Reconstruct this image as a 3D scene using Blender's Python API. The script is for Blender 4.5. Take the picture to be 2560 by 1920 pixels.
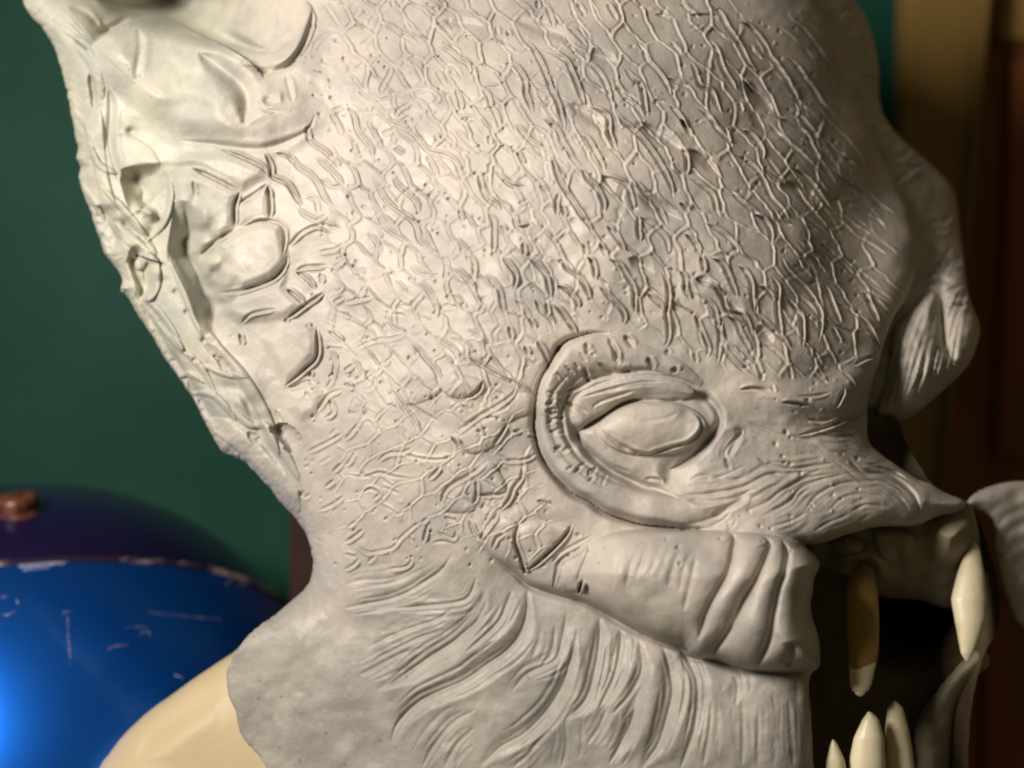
import bpy, math
import numpy as np
rng = np.random.default_rng(11)
scene = bpy.context.scene
for o in list(bpy.data.objects): bpy.data.objects.remove(o)

# ------------------------------------------------------------------ camera, light, exposure
CAMH = 1.25                      # height of the lens above the floor
D0 = 0.50                        # distance of the sculpting plane from the lens
K = 0.36 / 2560                  # metres per design unit on that plane
cam = bpy.data.cameras.new("camera"); camo = bpy.data.objects.new("camera", cam)
scene.collection.objects.link(camo)
camo.location = (0, -D0, CAMH); camo.rotation_euler = (math.radians(90), 0, 0)
cam.lens = 50; cam.sensor_width = 36; cam.clip_start = 0.01; cam.clip_end = 50
cam.dof.use_dof = True; cam.dof.focus_distance = 0.512; cam.dof.aperture_fstop = 4.2
scene.camera = camo

world = bpy.data.worlds.new("World"); scene.world = world; world.use_nodes = True
bg = world.node_tree.nodes["Background"]
bg.inputs[0].default_value = (1.0, 0.82, 0.46, 1); bg.inputs[1].default_value = 0.075

def area(name, loc, target, size, power, col):
    l = bpy.data.lights.new(name, 'AREA'); l.shape = 'DISK'; l.size = size
    l.energy = power; l.color = col
    o = bpy.data.objects.new(name, l); scene.collection.objects.link(o)
    o.location = loc
    import mathutils
    o.rotation_euler = (mathutils.Vector(target) - mathutils.Vector(loc)).to_track_quat('-Z', 'Y').to_euler()
    return o
area("key_lamp", (-0.43, -0.49, CAMH + 0.27), (0.0, 0.0, CAMH), 0.22, 8.3, (1.0, 0.91, 0.82))


scene.view_settings.view_transform = 'Standard'; scene.view_settings.look = 'None'
scene.view_settings.exposure = 0; scene.view_settings.gamma = 1
scene.render.resolution_x = 1024; scene.render.resolution_y = 768
scene.render.engine = 'CYCLES'; scene.cycles.filter_width = 2.0

# ------------------------------------------------------------------ small helpers
def tag(o, label=None, cat=None, group=None, kind=None):
    if label: o['label'] = label
    if cat: o['category'] = cat
    if group: o['group'] = group
    if kind: o['kind'] = kind
    return o
def at(u, v, h=0.0):
    """design coordinates (u right, v down, h towards the viewer) -> world"""
    d = D0 - np.asarray(h, dtype=np.float64) * K
    s = K * d / D0
    return np.stack([(np.asarray(u) - 1280) * s, d - D0, CAMH - (np.asarray(v) - 960) * s], axis=-1)
def make_mesh(name, verts, faces, mat, parent=None, normals=None, smooth=True):
    me = bpy.data.meshes.new(name)
    verts = np.ascontiguousarray(verts, dtype=np.float32); faces = np.ascontiguousarray(faces, dtype=np.int32)
    n = faces.shape[1]
    me.vertices.add(len(verts)); me.vertices.foreach_set('co', verts.ravel())
    me.loops.add(faces.size); me.loops.foreach_set('vertex_index', faces.ravel())
    me.polygons.add(len(faces)); me.polygons.foreach_set('loop_start', np.arange(0, faces.size, n, dtype=np.int32))
    me.polygons.foreach_set('loop_total', np.full(len(faces), n, dtype=np.int32))
    me.update(calc_edges=True)
    me.polygons.foreach_set('use_smooth', np.full(len(faces), smooth))
    if normals is not None:
        me.normals_split_custom_set_from_vertices(normals.astype(np.float32))
    me.materials.append(mat)
    o = bpy.data.objects.new(name, me); scene.collection.objects.link(o)
    if parent: o.parent = parent; 
    return o
def empty(name, loc=(0, 0, 0)):
    o = bpy.data.objects.new(name, None); scene.collection.objects.link(o); o.empty_display_size = .02
    return o                     # meshes are written in world coordinates

# ------------------------------------------------------------------ materials
def mat_new(name):
    m = bpy.data.materials.new(name); m.use_nodes = True
    nt = m.node_tree; b = nt.nodes['Principled BSDF']
    return m, nt, b
def nnode(nt, scale, detail=4, rough=.55, vec=None):
    n = nt.nodes.new('ShaderNodeTexNoise'); n.inputs['Scale'].default_value = scale
    n.inputs['Detail'].default_value = detail; n.inputs['Roughness'].default_value = rough
    if vec: nt.links.new(vec, n.inputs['Vector'])
    return n
def ramp(nt, src, stops):
    r = nt.nodes.new('ShaderNodeValToRGB'); nt.links.new(src, r.inputs[0])
    e = r.color_ramp.elements
    while len(e) < len(stops): e.new(0.5)
    for i, (p, c) in enumerate(stops):
        e[i].position = p; e[i].color = (*c, 1)
    return r
def surf(name, c1, c2, scale=12, rough=.5, bump=0.0, bscale=900, spec=.5, stretch=None, c3=None):
    m, nt, b = mat_new(name)
    g = nt.nodes.new('ShaderNodeNewGeometry'); vec = g.outputs['Position']
    if stretch:
        mp = nt.nodes.new('ShaderNodeMapping'); mp.inputs['Scale'].default_value = stretch
        nt.links.new(vec, mp.inputs[0]); vec = mp.outputs[0]
    n = nnode(nt, scale, 6, .6, vec)
    st = [(.35, c1), (.65, c2)] if name != 'scuff_glint_rim' else [(.46, c1), (.56, c2)]
    if c3: st = [(.3, c1), (.5, c2), (.7, c3)]
    r = ramp(nt, n.outputs['Fac'], st); nt.links.new(r.outputs[0], b.inputs['Base Color'])
    b.inputs['Roughness'].default_value = rough; b.inputs['Specular IOR Level'].default_value = spec
    if bump:
        n2 = nnode(nt, bscale, 3, .6, vec)
        bm = nt.nodes.new('ShaderNodeBump'); bm.inputs['Strength'].default_value = bump
        bm.inputs['Distance'].default_value = .0006
        nt.links.new(n2.outputs['Fac'], bm.inputs['Height']); nt.links.new(bm.outputs[0], b.inputs['Normal'])
    return m
M = {}
M['clay'] = surf('pale_grey_latex', (.37, .345, .315), (.50, .465, .41), 34, .50, .35, 700, .4, c3=(.42, .405, .38))
M['clay_cool'] = surf('smooth_pale_latex', (.37, .375, .33), (.47, .455, .385), 26, .45, .25, 600, .45, c3=(.40, .41, .37))
def clay():
    m, nt, b = mat_new('latex_skin'); L = nt.links.new
    g = nt.nodes.new('ShaderNodeNewGeometry'); sp = nt.nodes.new('ShaderNodeSeparateXYZ'); L(g.outputs['Position'], sp.inputs[0])
    def mix(a, b_, fac, c1=None, c2=None):
        n = nt.nodes.new('ShaderNodeMix'); n.data_type = 'RGBA'; L(fac, n.inputs[0])
        for k, v in ((6, a), (7, b_)):
            if isinstance(v, tuple): n.inputs[k].default_value = (*v, 1)
            else: L(v, n.inputs[k])
        return n.outputs[2]
    def math_(op, x, y):
        n = nt.nodes.new('ShaderNodeMath'); n.operation = op
        for k, v in ((0, x), (1, y)):
            if isinstance(v, (int, float)): n.inputs[k].default_value = v
            else: L(v, n.inputs[k])
        return n.outputs[0]
    def mr(x, a, b_):
        n = nt.nodes.new('ShaderNodeMapRange'); n.interpolation_type = 'SMOOTHSTEP'; L(x, n.inputs[0]); n.inputs[1].default_value = a; n.inputs[2].default_value = b_; return n.outputs[0]
    P = g.outputs['Position']
    nA = nnode(nt, 38, 5, .62, P).outputs['Fac']; nB = nnode(nt, 130, 4, .6, P).outputs['Fac']; nC = nnode(nt, 14, 4, .6, P).outputs['Fac']
    warm = mix((.395, .368, .335), (.50, .46, .40), mr(nA, .38, .62))
    cool = mix((.37, .375, .325), (.47, .46, .375), mr(nA, .38, .62))
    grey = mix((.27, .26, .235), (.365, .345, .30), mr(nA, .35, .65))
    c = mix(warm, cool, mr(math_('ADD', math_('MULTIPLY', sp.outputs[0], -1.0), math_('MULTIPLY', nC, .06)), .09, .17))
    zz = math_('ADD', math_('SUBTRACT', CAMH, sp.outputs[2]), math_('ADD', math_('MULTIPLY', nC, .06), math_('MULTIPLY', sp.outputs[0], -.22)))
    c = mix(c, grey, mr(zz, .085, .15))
    c = mix(c, (.25, .235, .235), math_('MULTIPLY', mr(nB, .60, .78), .32))       # grey-lilac smudges of handling
    c = mix(c, (.56, .53, .44), math_('MULTIPLY', mr(nB, .42, .25), .30))
    nD = nnode(nt, 420, 2, .5, P).outputs['Fac']; nE = nnode(nt, 26, 3, .6, P).outputs['Fac']
    c = mix(c, (.13, .105, .075), math_('MULTIPLY', math_('MULTIPLY', mr(nD, .66, .74), mr(nE, .45, .62)), .6))   # specks of dirt
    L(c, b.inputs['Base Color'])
    n3 = nnode(nt, 60, 3, .5, P).outputs['Fac']; rr = nt.nodes.new('ShaderNodeMapRange'); L(n3, rr.inputs[0]); rr.inputs[1].default_value = .3; rr.inputs[2].default_value = .7; rr.inputs[3].default_value = .36; rr.inputs[4].default_value = .6
    L(rr.outputs[0], b.inputs['Roughness']); b.inputs['Specular IOR Level'].default_value = .42
    n2 = nnode(nt, 800, 4, .7, P); bm = nt.nodes.new('ShaderNodeBump'); bm.inputs['Strength'].default_value = .4; bm.inputs['Distance'].default_value = .0005
    L(n2.outputs['Fac'], bm.inputs['Height']); L(bm.outputs[0], b.inputs['Normal'])
    return m
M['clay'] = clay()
M['skirt'] = surf('thin_grey_latex', (.44, .43, .39), (.52, .50, .45), 14, .5, .25, 500, .4)
M['cream'] = surf('cream_plaster', (.46, .37, .22), (.53, .44, .27), 9, .55, .2, 400, .4)
M['lining'] = surf('shade_dark_lining', (.06, .042, .022), (.12, .09, .05), 30, .6, .3, 300, .3)  # brown darkened to carry the shade of the mouth and bridge gap
M['gum'] = surf('shaded_gum_latex', (.20, .17, .11), (.30, .26, .18), 25, .55, .3, 300, .3)  # skin latex with the mouth's shade put into its colour
M['tooth'] = surf('yellow_white_tooth', (.36, .25, .10), (.70, .62, .42), 50, .4, .2, 500, .5, stretch=(1, 1, .3), c3=(.80, .75, .56))
M['brown_tooth'] = surf('brown_tooth_body', (.28, .17, .045), (.36, .23, .065), 40, .45, .15, 500, .5)  # brown body colour; the pale tooth material takes over at the tip
M['wall'] = surf('green_wall_paint', (.006, .046, .030), (.010, .062, .040), 9, .6, .3, 120, .12)
M['board'] = surf('brown_wood_board', (.18, .115, .028), (.24, .155, .040), 6, .6, .3, 60, .3, stretch=(6, 6, .6))
M['door'] = surf('dark_red_brown_wood', (.15, .050, .018), (.22, .075, .026), 6, .6, .3, 60, .25, stretch=(6, 6, .6))
M['blue'] = surf('glossy_blue', (.004, .11, .56), (.010, .16, .74), 5, .22, .0, 300, .5)
_b = M['blue'].node_tree.nodes['Principled BSDF']; _b.inputs['Metallic'].default_value = .88; _b.inputs['Roughness'].default_value = .39
_b.inputs['Coat Weight'].default_value = .35; _b.inputs['Coat Roughness'].default_value = .12
M['lid'] = surf('plum_reflection_blue', (.035, .035, .26), (.06, .02, .11), 7, .3, .0, 300, .5)  # dark plum reflections painted into the blue of the body
_b = M['lid'].node_tree.nodes['Principled BSDF']; _b.inputs['Metallic'].default_value = .85; _b.inputs['Coat Weight'].default_value = .4; _b.inputs['Coat Roughness'].default_value = .12
M['knob_glints'] = surf('knob_copper_glints', (.20, .07, .035), (.015, .006, .008), 220, .25, .0, 300, .6)  # coppery reflections mixed into the base colour
M['rim'] = surf('scuff_glint_rim', (.02, .01, .03), (.55, .40, .40), 55, .35, .0, 300, .5, stretch=(.5, .5, 2))  # pale breaks paint both scuffs and glints along the rim
M['scratch'] = surf('pale_scratch', (.10, .14, .30), (.32, .32, .42), 70, .4, 0)

# ------------------------------------------------------------------ field maths
def spline(pts, step=4.0, closed=False):
    p = np.asarray(pts, dtype=float); n = len(p)
    if n == 2 and not closed:
        q = p
    else:
        if closed: ext = np.vstack([p[-1], p, p[0], p[1]])
        else: ext = np.vstack([2 * p[0] - p[1], p, 2 * p[-1] - p[-2]])
        out = []
        for i in range(1, len(ext) - 2):
            a, b, c, d = ext[i - 1:i + 3]
            m = max(2, int(np.hypot(*(c - b)) / step) + 1)
            t = np.linspace(0, 1, m, endpoint=False)[:, None]
            out.append(.5 * ((2 * b) + (c - a) * t + (2 * a - 5 * b + 4 * c - d) * t * t + (3 * b - a - 3 * c + d) * t ** 3))
        if not closed: out.append(ext[-2][None])
        q = np.vstack(out)
    if n == 2 and not closed:
        m = max(3, int(np.hypot(*(p[1] - p[0])) / step) + 1); t = np.linspace(0, 1, m)[:, None]
        q = p[0] * (1 - t) + p[1] * t
    return q
_lat = {}
def noise(U, V, L, seed=0):
    r = _lat.setdefault(seed, np.random.default_rng(1000 + seed).random((256, 256)).astype(np.float32))
    x = U / L + 37.3; y = V / L + 91.7
    xi = np.floor(x).astype(int); yi = np.floor(y).astype(int); fx = x - xi; fy = y - yi
    fx = fx * fx * (3 - 2 * fx); fy = fy * fy * (3 - 2 * fy)
    a = r[yi & 255, xi & 255]; b = r[yi & 255, (xi + 1) & 255]
    c = r[(yi + 1) & 255, xi & 255]; d = r[(yi + 1) & 255, (xi + 1) & 255]
    return ((a * (1 - fx) + b * fx) * (1 - fy) + (c * (1 - fx) + d * fx) * fy) * 2 - 1
def sstep(a, b, x):
    t = np.clip((x - a) / (b - a), 0, 1); return t * t * (3 - 2 * t)
def poly_sd(U, V, pts, smooth=True):
    """signed distance to a closed outline, positive inside"""
    p = spline(pts, 18, True) if smooth else np.asarray(pts, float)
    best = np.full(U.shape, 1e18); ins = np.zeros(U.shape, bool)
    q = np.roll(p, -1, 0)
    for (x0, y0), (x1, y1) in zip(p, q):
        dx, dy = x1 - x0, y1 - y0; l2 = dx * dx + dy * dy + 1e-9
        t = np.clip(((U - x0) * dx + (V - y0) * dy) / l2, 0, 1)
        d = (U - x0 - t * dx) ** 2 + (V - y0 - t * dy) ** 2
        np.minimum(best, d, out=best)
        if y0 != y1:
            c = ((V >= min(y0, y1)) & (V < max(y0, y1)))
            xi = x0 + (V - y0) * dx / (y1 - y0 if y1 != y0 else 1e-9)
            ins ^= c & (U < xi)
    d = np.sqrt(best); return np.where(ins, d, -d)

class Field:
    """a sculpted sheet: height h over a grid in design coordinates"""
    def __init__(s, us, vs):
        s.us, s.vs = us, vs; s.U, s.V = np.meshgrid(us, vs); s.h = np.zeros(s.U.shape); s.occ = np.zeros(s.U.shape, np.float32)
    def win(s, x0, y0, x1, y1):
        i0, i1 = np.searchsorted(s.us, [x0, x1]); j0, j1 = np.searchsorted(s.vs, [y0, y1])
        return slice(max(j0 - 1, 0), j1 + 1), slice(max(i0 - 1, 0), i1 + 1)
    def sd(s, pts, smooth=True, stride=7.0):
        cu = np.arange(s.us[0] - 8, s.us[-1] + 16, stride); cv = np.arange(s.vs[0] - 8, s.vs[-1] + 16, stride)
        A = poly_sd(*np.meshgrid(cu, cv), pts, smooth)
        fi = (s.us - cu[0]) / stride; i = fi.astype(int); fx = (fi - i)[None]
        fj = (s.vs - cv[0]) / stride; j = fj.astype(int); fy = (fj - j)[:, None]
        A0 = A[j]; A1 = A[j + 1]; B = A0 * (1 - fy) + A1 * fy
        return B[:, i] * (1 - fx) + B[:, i + 1] * fx
    def sd_local(s, pts, pad=4, smooth=True):
        p = np.asarray(pts, float); w = s.win(*(p.min(0) - pad), *(p.max(0) + pad))
        return w, poly_sd(s.U[w], s.V[w], pts, smooth)
    def pillow(s, pts, A, R, smooth=True, pad=30, fall=0, soft=False):
        w, d = s.sd_local(pts, pad, smooth)
        t = np.clip(d / R, 0, 1); s.h[w] += A * (sstep(-pad * .8, R, d) if soft else np.sqrt(np.clip(1 - (1 - t) ** 2, 0, 1)))
        if fall: s.h[w] -= fall * np.exp(-np.abs(d) / 7.0)
        return w, d
    def hollow(s, pts, A, R):
        w, d = s.sd_local(pts, 14, True); d = d + 5 * noise(s.U[w], s.V[w], 16, 51) + 2.5 * noise(s.U[w], s.V[w], 7, 52)
        s.h[w] -= A * np.sqrt(np.clip(1 - (1 - np.clip(d / R, 0, 1)) ** 2, 0, 1))
    def dist(s, pts, pad, step=4.0):
        q = spline(pts, step); mn, mx = q.min(0), q.max(0)
        w = s.win(mn[0] - pad, mn[1] - pad, mx[0] + pad, mx[1] + pad)
        U, V = s.U[w], s.V[w]
        if U.size == 0: return None
        best = np.full(U.shape, 1e18); side = np.zeros(U.shape); tt = np.zeros(U.shape)
        n = len(q) - 1
        for k in range(n):
            x0, y0 = q[k]; dx, dy = q[k + 1] - q[k]; l = math.hypot(dx, dy) + 1e-9
            # restrict to a local box
            m0 = np.searchsorted(s.us[w[1]], min(x0, x0 + dx) - pad); m1 = np.searchsorted(s.us[w[1]], max(x0, x0 + dx) + pad)
            k0 = np.searchsorted(s.vs[w[0]], min(y0, y0 + dy) - pad); k1 = np.searchsorted(s.vs[w[0]], max(y0, y0 + dy) + pad)
            u = U[k0:k1, m0:m1]; v = V[k0:k1, m0:m1]
            t = np.clip(((u - x0) * dx + (v - y0) * dy) / (l * l), 0, 1)
            ex = u - x0 - t * dx; ey = v - y0 - t * dy; d = ex * ex + ey * ey
            b = best[k0:k1, m0:m1]; c = d < b
            b[c] = d[c]
            side[k0:k1, m0:m1][c] = ((ex * dy - ey * dx) / l)[c]
            tt[k0:k1, m0:m1][c] = ((k + t) / n)[c]
        return w, np.sqrt(best), np.sign(side), tt
    def stroke(s, pts, w=4.0, D=8.0, rim=3.0, taper=.18, orient=True, wig=.6):
        p = np.asarray(pts, float)
        if orient and p[-1, 1] < p[0, 1]: p = p[::-1]
        if wig and len(p) > 2: p = p + rng.normal(0, wig, p.shape)
        r = s.dist(p, 4.2 * w + 2)
        if r is None: return
        win, d, sg, t = r
        amp = np.sin(np.clip(np.minimum(t, 1 - t) / (taper * 1.4), 0, 1) * math.pi / 2) ** .8 if taper else 1.0
        var = .85 + (.30 * noise(s.U[win], s.V[win], 17, 3) if w < 5.2 else .12 * noise(s.U[win], s.V[win], 70, 3))
        sd = d * sg
        if taper:
            wt = np.clip(amp, .3, 1); d = d / wt; sd = d * sg
        if w < 4.5: s.occ[win] = np.maximum(s.occ[win], np.exp(-(np.minimum(d, 1e3) / 20) ** 2))
        f = -D * np.exp(-(d / w) ** 2) + rim * np.exp(-((sd - 1.9 * w) / (1.1 * w)) ** 2) + .15 * rim * np.exp(-((sd + 2.0 * w) / (1.2 * w)) ** 2)
        s.h[win] += np.where(d < 1e6, f * amp * var, 0)
    def tube(s, pts, r, A, taper=.15, p=.5):
        res = s.dist(pts, r + 2, 10)
        win, d, sg, t = res
        amp = np.clip(np.minimum(t, 1 - t) / taper, 0, 1) ** .5 if taper else 1
        if taper: d = d / np.clip(amp, .25, 1)
        s.h[win] += A * amp * np.clip(1 - (np.minimum(d, 1e4) / r) ** 2, 0, 1) ** p
    def bump(s, x, y, rx, ry, A, ang=0):
        R = max(rx, ry) * 2.6; w = s.win(x - R, y - R, x + R, y + R)
        U = s.U[w] - x; V = s.V[w] - y; c, q = math.cos(math.radians(ang)), math.sin(math.radians(ang))
        a = (U * c + V * q) / rx; b = (-U * q + V * c) / ry
        s.h[w] += A * np.exp(-(a * a + b * b))
    def step(s, pts, A, w, sidesign=1):
        """raise one side of a line, falling off with distance w"""
        win, d, sg, t = s.dist(pts, 3 * w, 6)
        e = np.clip(np.minimum(t, 1 - t) / .15, 0, 1)
        s.h[win] += np.where((sg * sidesign > 0) & (d < 1e6), A * e * np.exp(-(d / w) ** 1.5), 0)
    def build(s, sd, mat, parent, labels=None, names=None, mats=None, back=260, shrink=.5, name='skin', rings=8, lab_label=None):
        st = 2.4
        U, V = s.U.copy(), s.V.copy(); H = s.h
        inside = sd > 0
        gy, gx = np.gradient(sd, s.vs, s.us); gl = np.hypot(gx, gy) + 1e-6; gx /= gl; gy /= gl
        cell = inside[:-1, :-1] | inside[1:, :-1] | inside[:-1, 1:] | inside[1:, 1:]
        # vertices of kept cells that lie outside are pulled onto the outline
        used = np.zeros(U.shape, bool)
        for a in (slice(None, -1), slice(1, None)):
            for b in (slice(None, -1), slice(1, None)): used[a, b] |= cell
        out = used & ~inside
        lim = 40
        m = np.where(out, np.clip(-sd, 0, lim), 0)
        U += gx * m; V += gy * m
        P = at(U, V, H)
        dv = np.gradient(P, axis=0); du = np.gradient(P, axis=1)
        N = np.cross(dv, du); N /= np.linalg.norm(N, axis=-1, keepdims=True) + 1e-12
        N[N[..., 1] > 0] *= -1
        idx = np.arange(U.size).reshape(U.shape)
        q = np.stack([idx[:-1, :-1], idx[1:, :-1], idx[1:, 1:], idx[:-1, 1:]], -1)
        Pf = P.reshape(-1, 3); Nf = N.reshape(-1, 3)
        objs = {}
        lab = labels[:-1, :-1] if labels is not None else np.zeros(cell.shape, int)
        for L in np.unique(lab[cell]):
            f = q[cell & (lab == L)]
            v, inv = np.unique(f, return_inverse=True)
            nm = names[L] if names else name
            mt = mats[L] if mats and L in mats else mat
            o = make_mesh(nm, Pf[v], inv.reshape(f.shape), mt, parent, Nf[v])
            objs[int(L)] = o
        # closed back: the rim is drawn backwards and inwards
        f = q[cell]
        e = np.concatenate([f[:, [0, 1]], f[:, [1, 2]], f[:, [2, 3]], f[:, [3, 0]]])
        es = np.sort(e, 1); key = es[:, 0].astype(np.int64) * U.size + es[:, 1]
        _, ui, cnt = np.unique(key, return_index=True, return_counts=True)
        be = e[ui[cnt == 1]]
        bv, inv = np.unique(be, return_inverse=True); inv = inv.reshape(be.shape)
        if back:
            ub, vb, hb = U.ravel()[bv], V.ravel()[bv], H.ravel()[bv]
            gxb, gyb = gx.ravel()[bv], gy.ravel()[bv]
            shv = shrink * (1 - .9 * sstep(1500, 1900, ub))
            ring = [at(ub, vb, hb)]
            for k in range(1, rings + 1):
                a = k / rings * math.pi / 2
                ring.append(at(ub + gxb * back * shv * (1 - math.cos(a)), vb + gyb * back * shv * (1 - math.cos(a)), hb - back * math.sin(a)))
            nb = len(bv); R = np.vstack(ring)
            fs = []
            for k in range(rings):
                a, b = inv[:, 0] + k * nb, inv[:, 1] + k * nb
                fs.append(np.stack([b, a, a + nb, b + nb], -1))
            ob = make_mesh('back_shell', R, np.vstack(fs), mat, parent)
            objs['back'] = ob
        return objs

def T(ox, oy, sc=2.572):
    return lambda *p: [(ox + a / sc, oy + b / sc) for a, b in p]
A = T(0, 0); B = T(860, 0); C = T(1700, 0); D = T(0, 640); E = T(860, 640); F = T(1700, 640)
G = T(0, 1280); H = T(860, 1280); I = T(1700, 1280); Z = T(1300, 780, 2.765)

# ================================================================== SETTING
def prism(name, pts, y0, y1, mat, parent=None):
    """upright board: outline in design coordinates at depth y0, thickness to y1"""
    p = np.asarray(pts, float); n = len(p)
    f = (y0 + D0) / D0
    X = (p[:, 0] - 1280) * K * f; Zz = CAMH - (p[:, 1] - 960) * K * f
    v = np.vstack([np.stack([X, np.full(n, y0), Zz], 1), np.stack([X, np.full(n, y1), Zz], 1)])
    import bmesh
    bm = bmesh.new(); vs = [bm.verts.new(a) for a in v]
    bm.faces.new(vs[:n]); bm.faces.new(vs[n:][::-1])
    for i in range(n): bm.faces.new([vs[i], vs[n + i], vs[n + (i + 1) % n], vs[(i + 1) % n]])
    bmesh.ops.recalc_face_normals(bm, faces=bm.faces)
    bmesh.ops.bevel(bm, geom=bm.edges, offset=.0015, segments=2, affect='EDGES')
    me = bpy.data.meshes.new(name); bm.to_mesh(me); bm.free(); me.materials.append(mat)
    o = bpy.data.objects.new(name, me); scene.collection.objects.link(o)
    if parent: o.parent = parent
    return o
wall = prism('wall', [(-2200, -1500), (2500, -1500), (2500, 3200), (-2200, 3200)], .36, .46, M['wall'])
tag(wall, 'plain dark green painted wall behind the mask', 'wall', kind='structure')
fr = empty('door_frame'); tag(fr, 'upright brown wooden door frame behind the forehead at the right', 'door frame')
prism('jamb_board', [(2271, -1200), (2480, -1200), (2478, 0), (2361, 1223), (2280, 3000), (2190, 3000), (2238, 1050), (2256, 250)], .312, .3295, M['board'], fr)
prism('edge_bead', [(2462, -1200), (2482, -1200), (2482, 0), (2366, 1223), (2300, 3000), (2284, 3000), (2350, 1223), (2464, 0)], .305, .3115, M['board'], fr)
dr = empty('door'); tag(dr, 'dark reddish brown wooden door at the right edge, beyond the snout', 'door')
prism('door_leaf', [(2300, -1200), (4200, -1200), (4200, 3200), (2180, 3200), (2330, 1223), (2440, 0)], .34, .3595, M['door'], dr)
prism('door_panel', [(2530, 150), (3600, 150), (3600, 1150), (2490, 1150)], .333, .3395, M['door'], dr)
prism('door_rail', [(2490, -900), (3650, -900), (3650, 100), (2490, 100)], .332, .3395, M['board'], dr)
prism('door_panel', [(2470, 1500), (3600, 1500), (3600, 2700), (2440, 2700)], .333, .3395, M['door'], dr)
M['post'] = surf('dark_brown_post', (.022, .008, .006), (.038, .014, .010), 9, .6, .2, 90, .2)
ps = prism('wooden_post', [(724, 1240), (900, 1240), (900, 3000), (724, 3000)], .22, .27, M['post'])
tag(ps, 'dark brown post standing between the green wall and the neck of the mask', 'post')

# ------------------------------------------------------------------ blue container behind the neck
def lathe(name, centre, axis, prof, mat, parent, seg=96, wob=0):
    import mathutils
    axis = mathutils.Vector(axis).normalized(); q = axis.to_track_quat('Z', 'Y')
    vs = []; fs = []; n = len(prof)
    for r, z in prof:
        for k in range(seg):
            a = 2 * math.pi * k / seg; rr = r * (1 + wob * math.sin(5 * a + z * 900))
            vs.append(tuple(mathutils.Vector(centre) + q @ mathutils.Vector((rr * math.cos(a), rr * math.sin(a), z))))
    for j in range(n - 1):
        for k in range(seg):
            fs.append((j * seg + k, j * seg + (k + 1) % seg, (j + 1) * seg + (k + 1) % seg, (j + 1) * seg + k))
    o = make_mesh(name, np.array(vs), np.array(fs), mat, parent); return o
bc = empty('blue_container'); tag(bc, 'glossy blue rounded container with a domed top and a small knob, behind the neck', 'container')
YB = 0.20; fB = (YB + D0) / D0
R0 = 775 * K * fB
cc = np.array([(80 - 1280) * K * fB, YB, CAMH - (1988 - 960) * K * fB]); ax = (-.19, .44, .878)
ph = np.radians(np.linspace(64.0, 176, 60))
lathe('body', cc, ax, [(R0 * math.sin(a), R0 * math.cos(a)) for a in ph], M['blue'], bc)
ph = np.radians(np.linspace(.3, 62.6, 40))
lathe('lid', cc, ax, [(R0 * 1.004 * math.sin(a), R0 * 1.004 * math.cos(a)) for a in ph], M['lid'], bc)
pr = []
for a in np.linspace(0, 2 * math.pi, 13):
    phh = math.radians(63.3) + math.cos(a) * .0125; rr = R0 * (1.0025 + .005 * math.sin(a)); pr.append((rr * math.sin(phh), rr * math.cos(phh)))
lathe('rim', cc, ax, pr, M['rim'], bc, 160)
def on_ball(u, v, lift=.0004):
    o_ = np.array([0, -D0, CAMH]); d = np.array([(u - 1280) * K, D0, -(v - 960) * K]); d /= np.linalg.norm(d)
    oc = o_ - cc; b = d @ oc; q = b * b - (oc @ oc - (R0 + lift) ** 2)
    return o_ + d * (-b - math.sqrt(max(q, 0)))
def scratch(pts, wd):
    c_ = spline(pts, 6); c_ = c_ + rng.normal(0, .8, c_.shape); t_ = np.linspace(0, 1, len(c_)); V_ = []
    dr_ = np.gradient(c_, axis=0); dr_ /= np.linalg.norm(dr_, axis=1, keepdims=True); nn = np.stack([dr_[:, 1], -dr_[:, 0]], 1)
    ww = wd * np.sin(np.pi * (.04 + .92 * t_)) ** .5 * rng.uniform(.4, 1.1, len(c_))
    for p_, n_, w_ in zip(c_, nn, ww):
        V_ += [on_ball(*(p_ - n_ * w_), .0001), on_ball(*p_, .0006), on_ball(*(p_ + n_ * w_), .0001)]
    fs = []
    for j in range(len(c_) - 1):
        for q in (0, 1): a = j * 3 + q; fs.append((a, a + 1, a + 4, a + 3))
    make_mesh('scratch', np.array(V_), np.array(fs), M['scratch'], bc)
for pts, wd in [(G((430, 640), (436, 720), (445, 850), (455, 985)), 2.0), (G((395, 650), (470, 632)), 2), (G((0, 332), (60, 315), (115, 298)), 2), (G((15, 668), (60, 658), (105, 636)), 2.6), (G((800, 748), (870, 740), (960, 734)), 1.6),
    (G((900, 800), (925, 770), (965, 775), (960, 800)), 2.6), (G((690, 880), (760, 860), (830, 852)), 2), (G((940, 640), (1100, 660), (1300, 682), (1450, 690)), 1.6), (G((120, 348), (250, 332), (380, 320), (520, 296)), 8), (G((140, 372), (240, 362), (330, 352)), 4), (G((700, 296), (860, 292), (1000, 306)), 2.5), (G((1180, 335), (1300, 362), (1420, 392)), 3.5), (G((1500, 462), (1560, 470), (1620, 452)), 4), (G((1680, 490), (1740, 510), (1790, 530)), 4), (G((0, 560), (50, 540)), 2), (G((1120, 1050), (1180, 1070)), 3), (G((380, 350), (430, 320), (520, 292)), 2.5),
    (G((620, 290), (740, 296), (860, 290)), 3), (G((950, 296), (1040, 312), (1090, 330)), 2.2), (G((1450, 475), (1500, 430), (1540, 430)), 3), (G((1540, 480), (1590, 440), (1640, 440)), 3), (G((1330, 375), (1400, 380), (1440, 385)), 2.5), (G((110, 560), (118, 590)), 3)]: scratch(pts, wd)
kx = np.array([(42 - 1280) * K * (YB - .05 + D0) / D0, YB - .05, CAMH - (1268 - 960) * K * (YB - .05 + D0) / D0])
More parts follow.
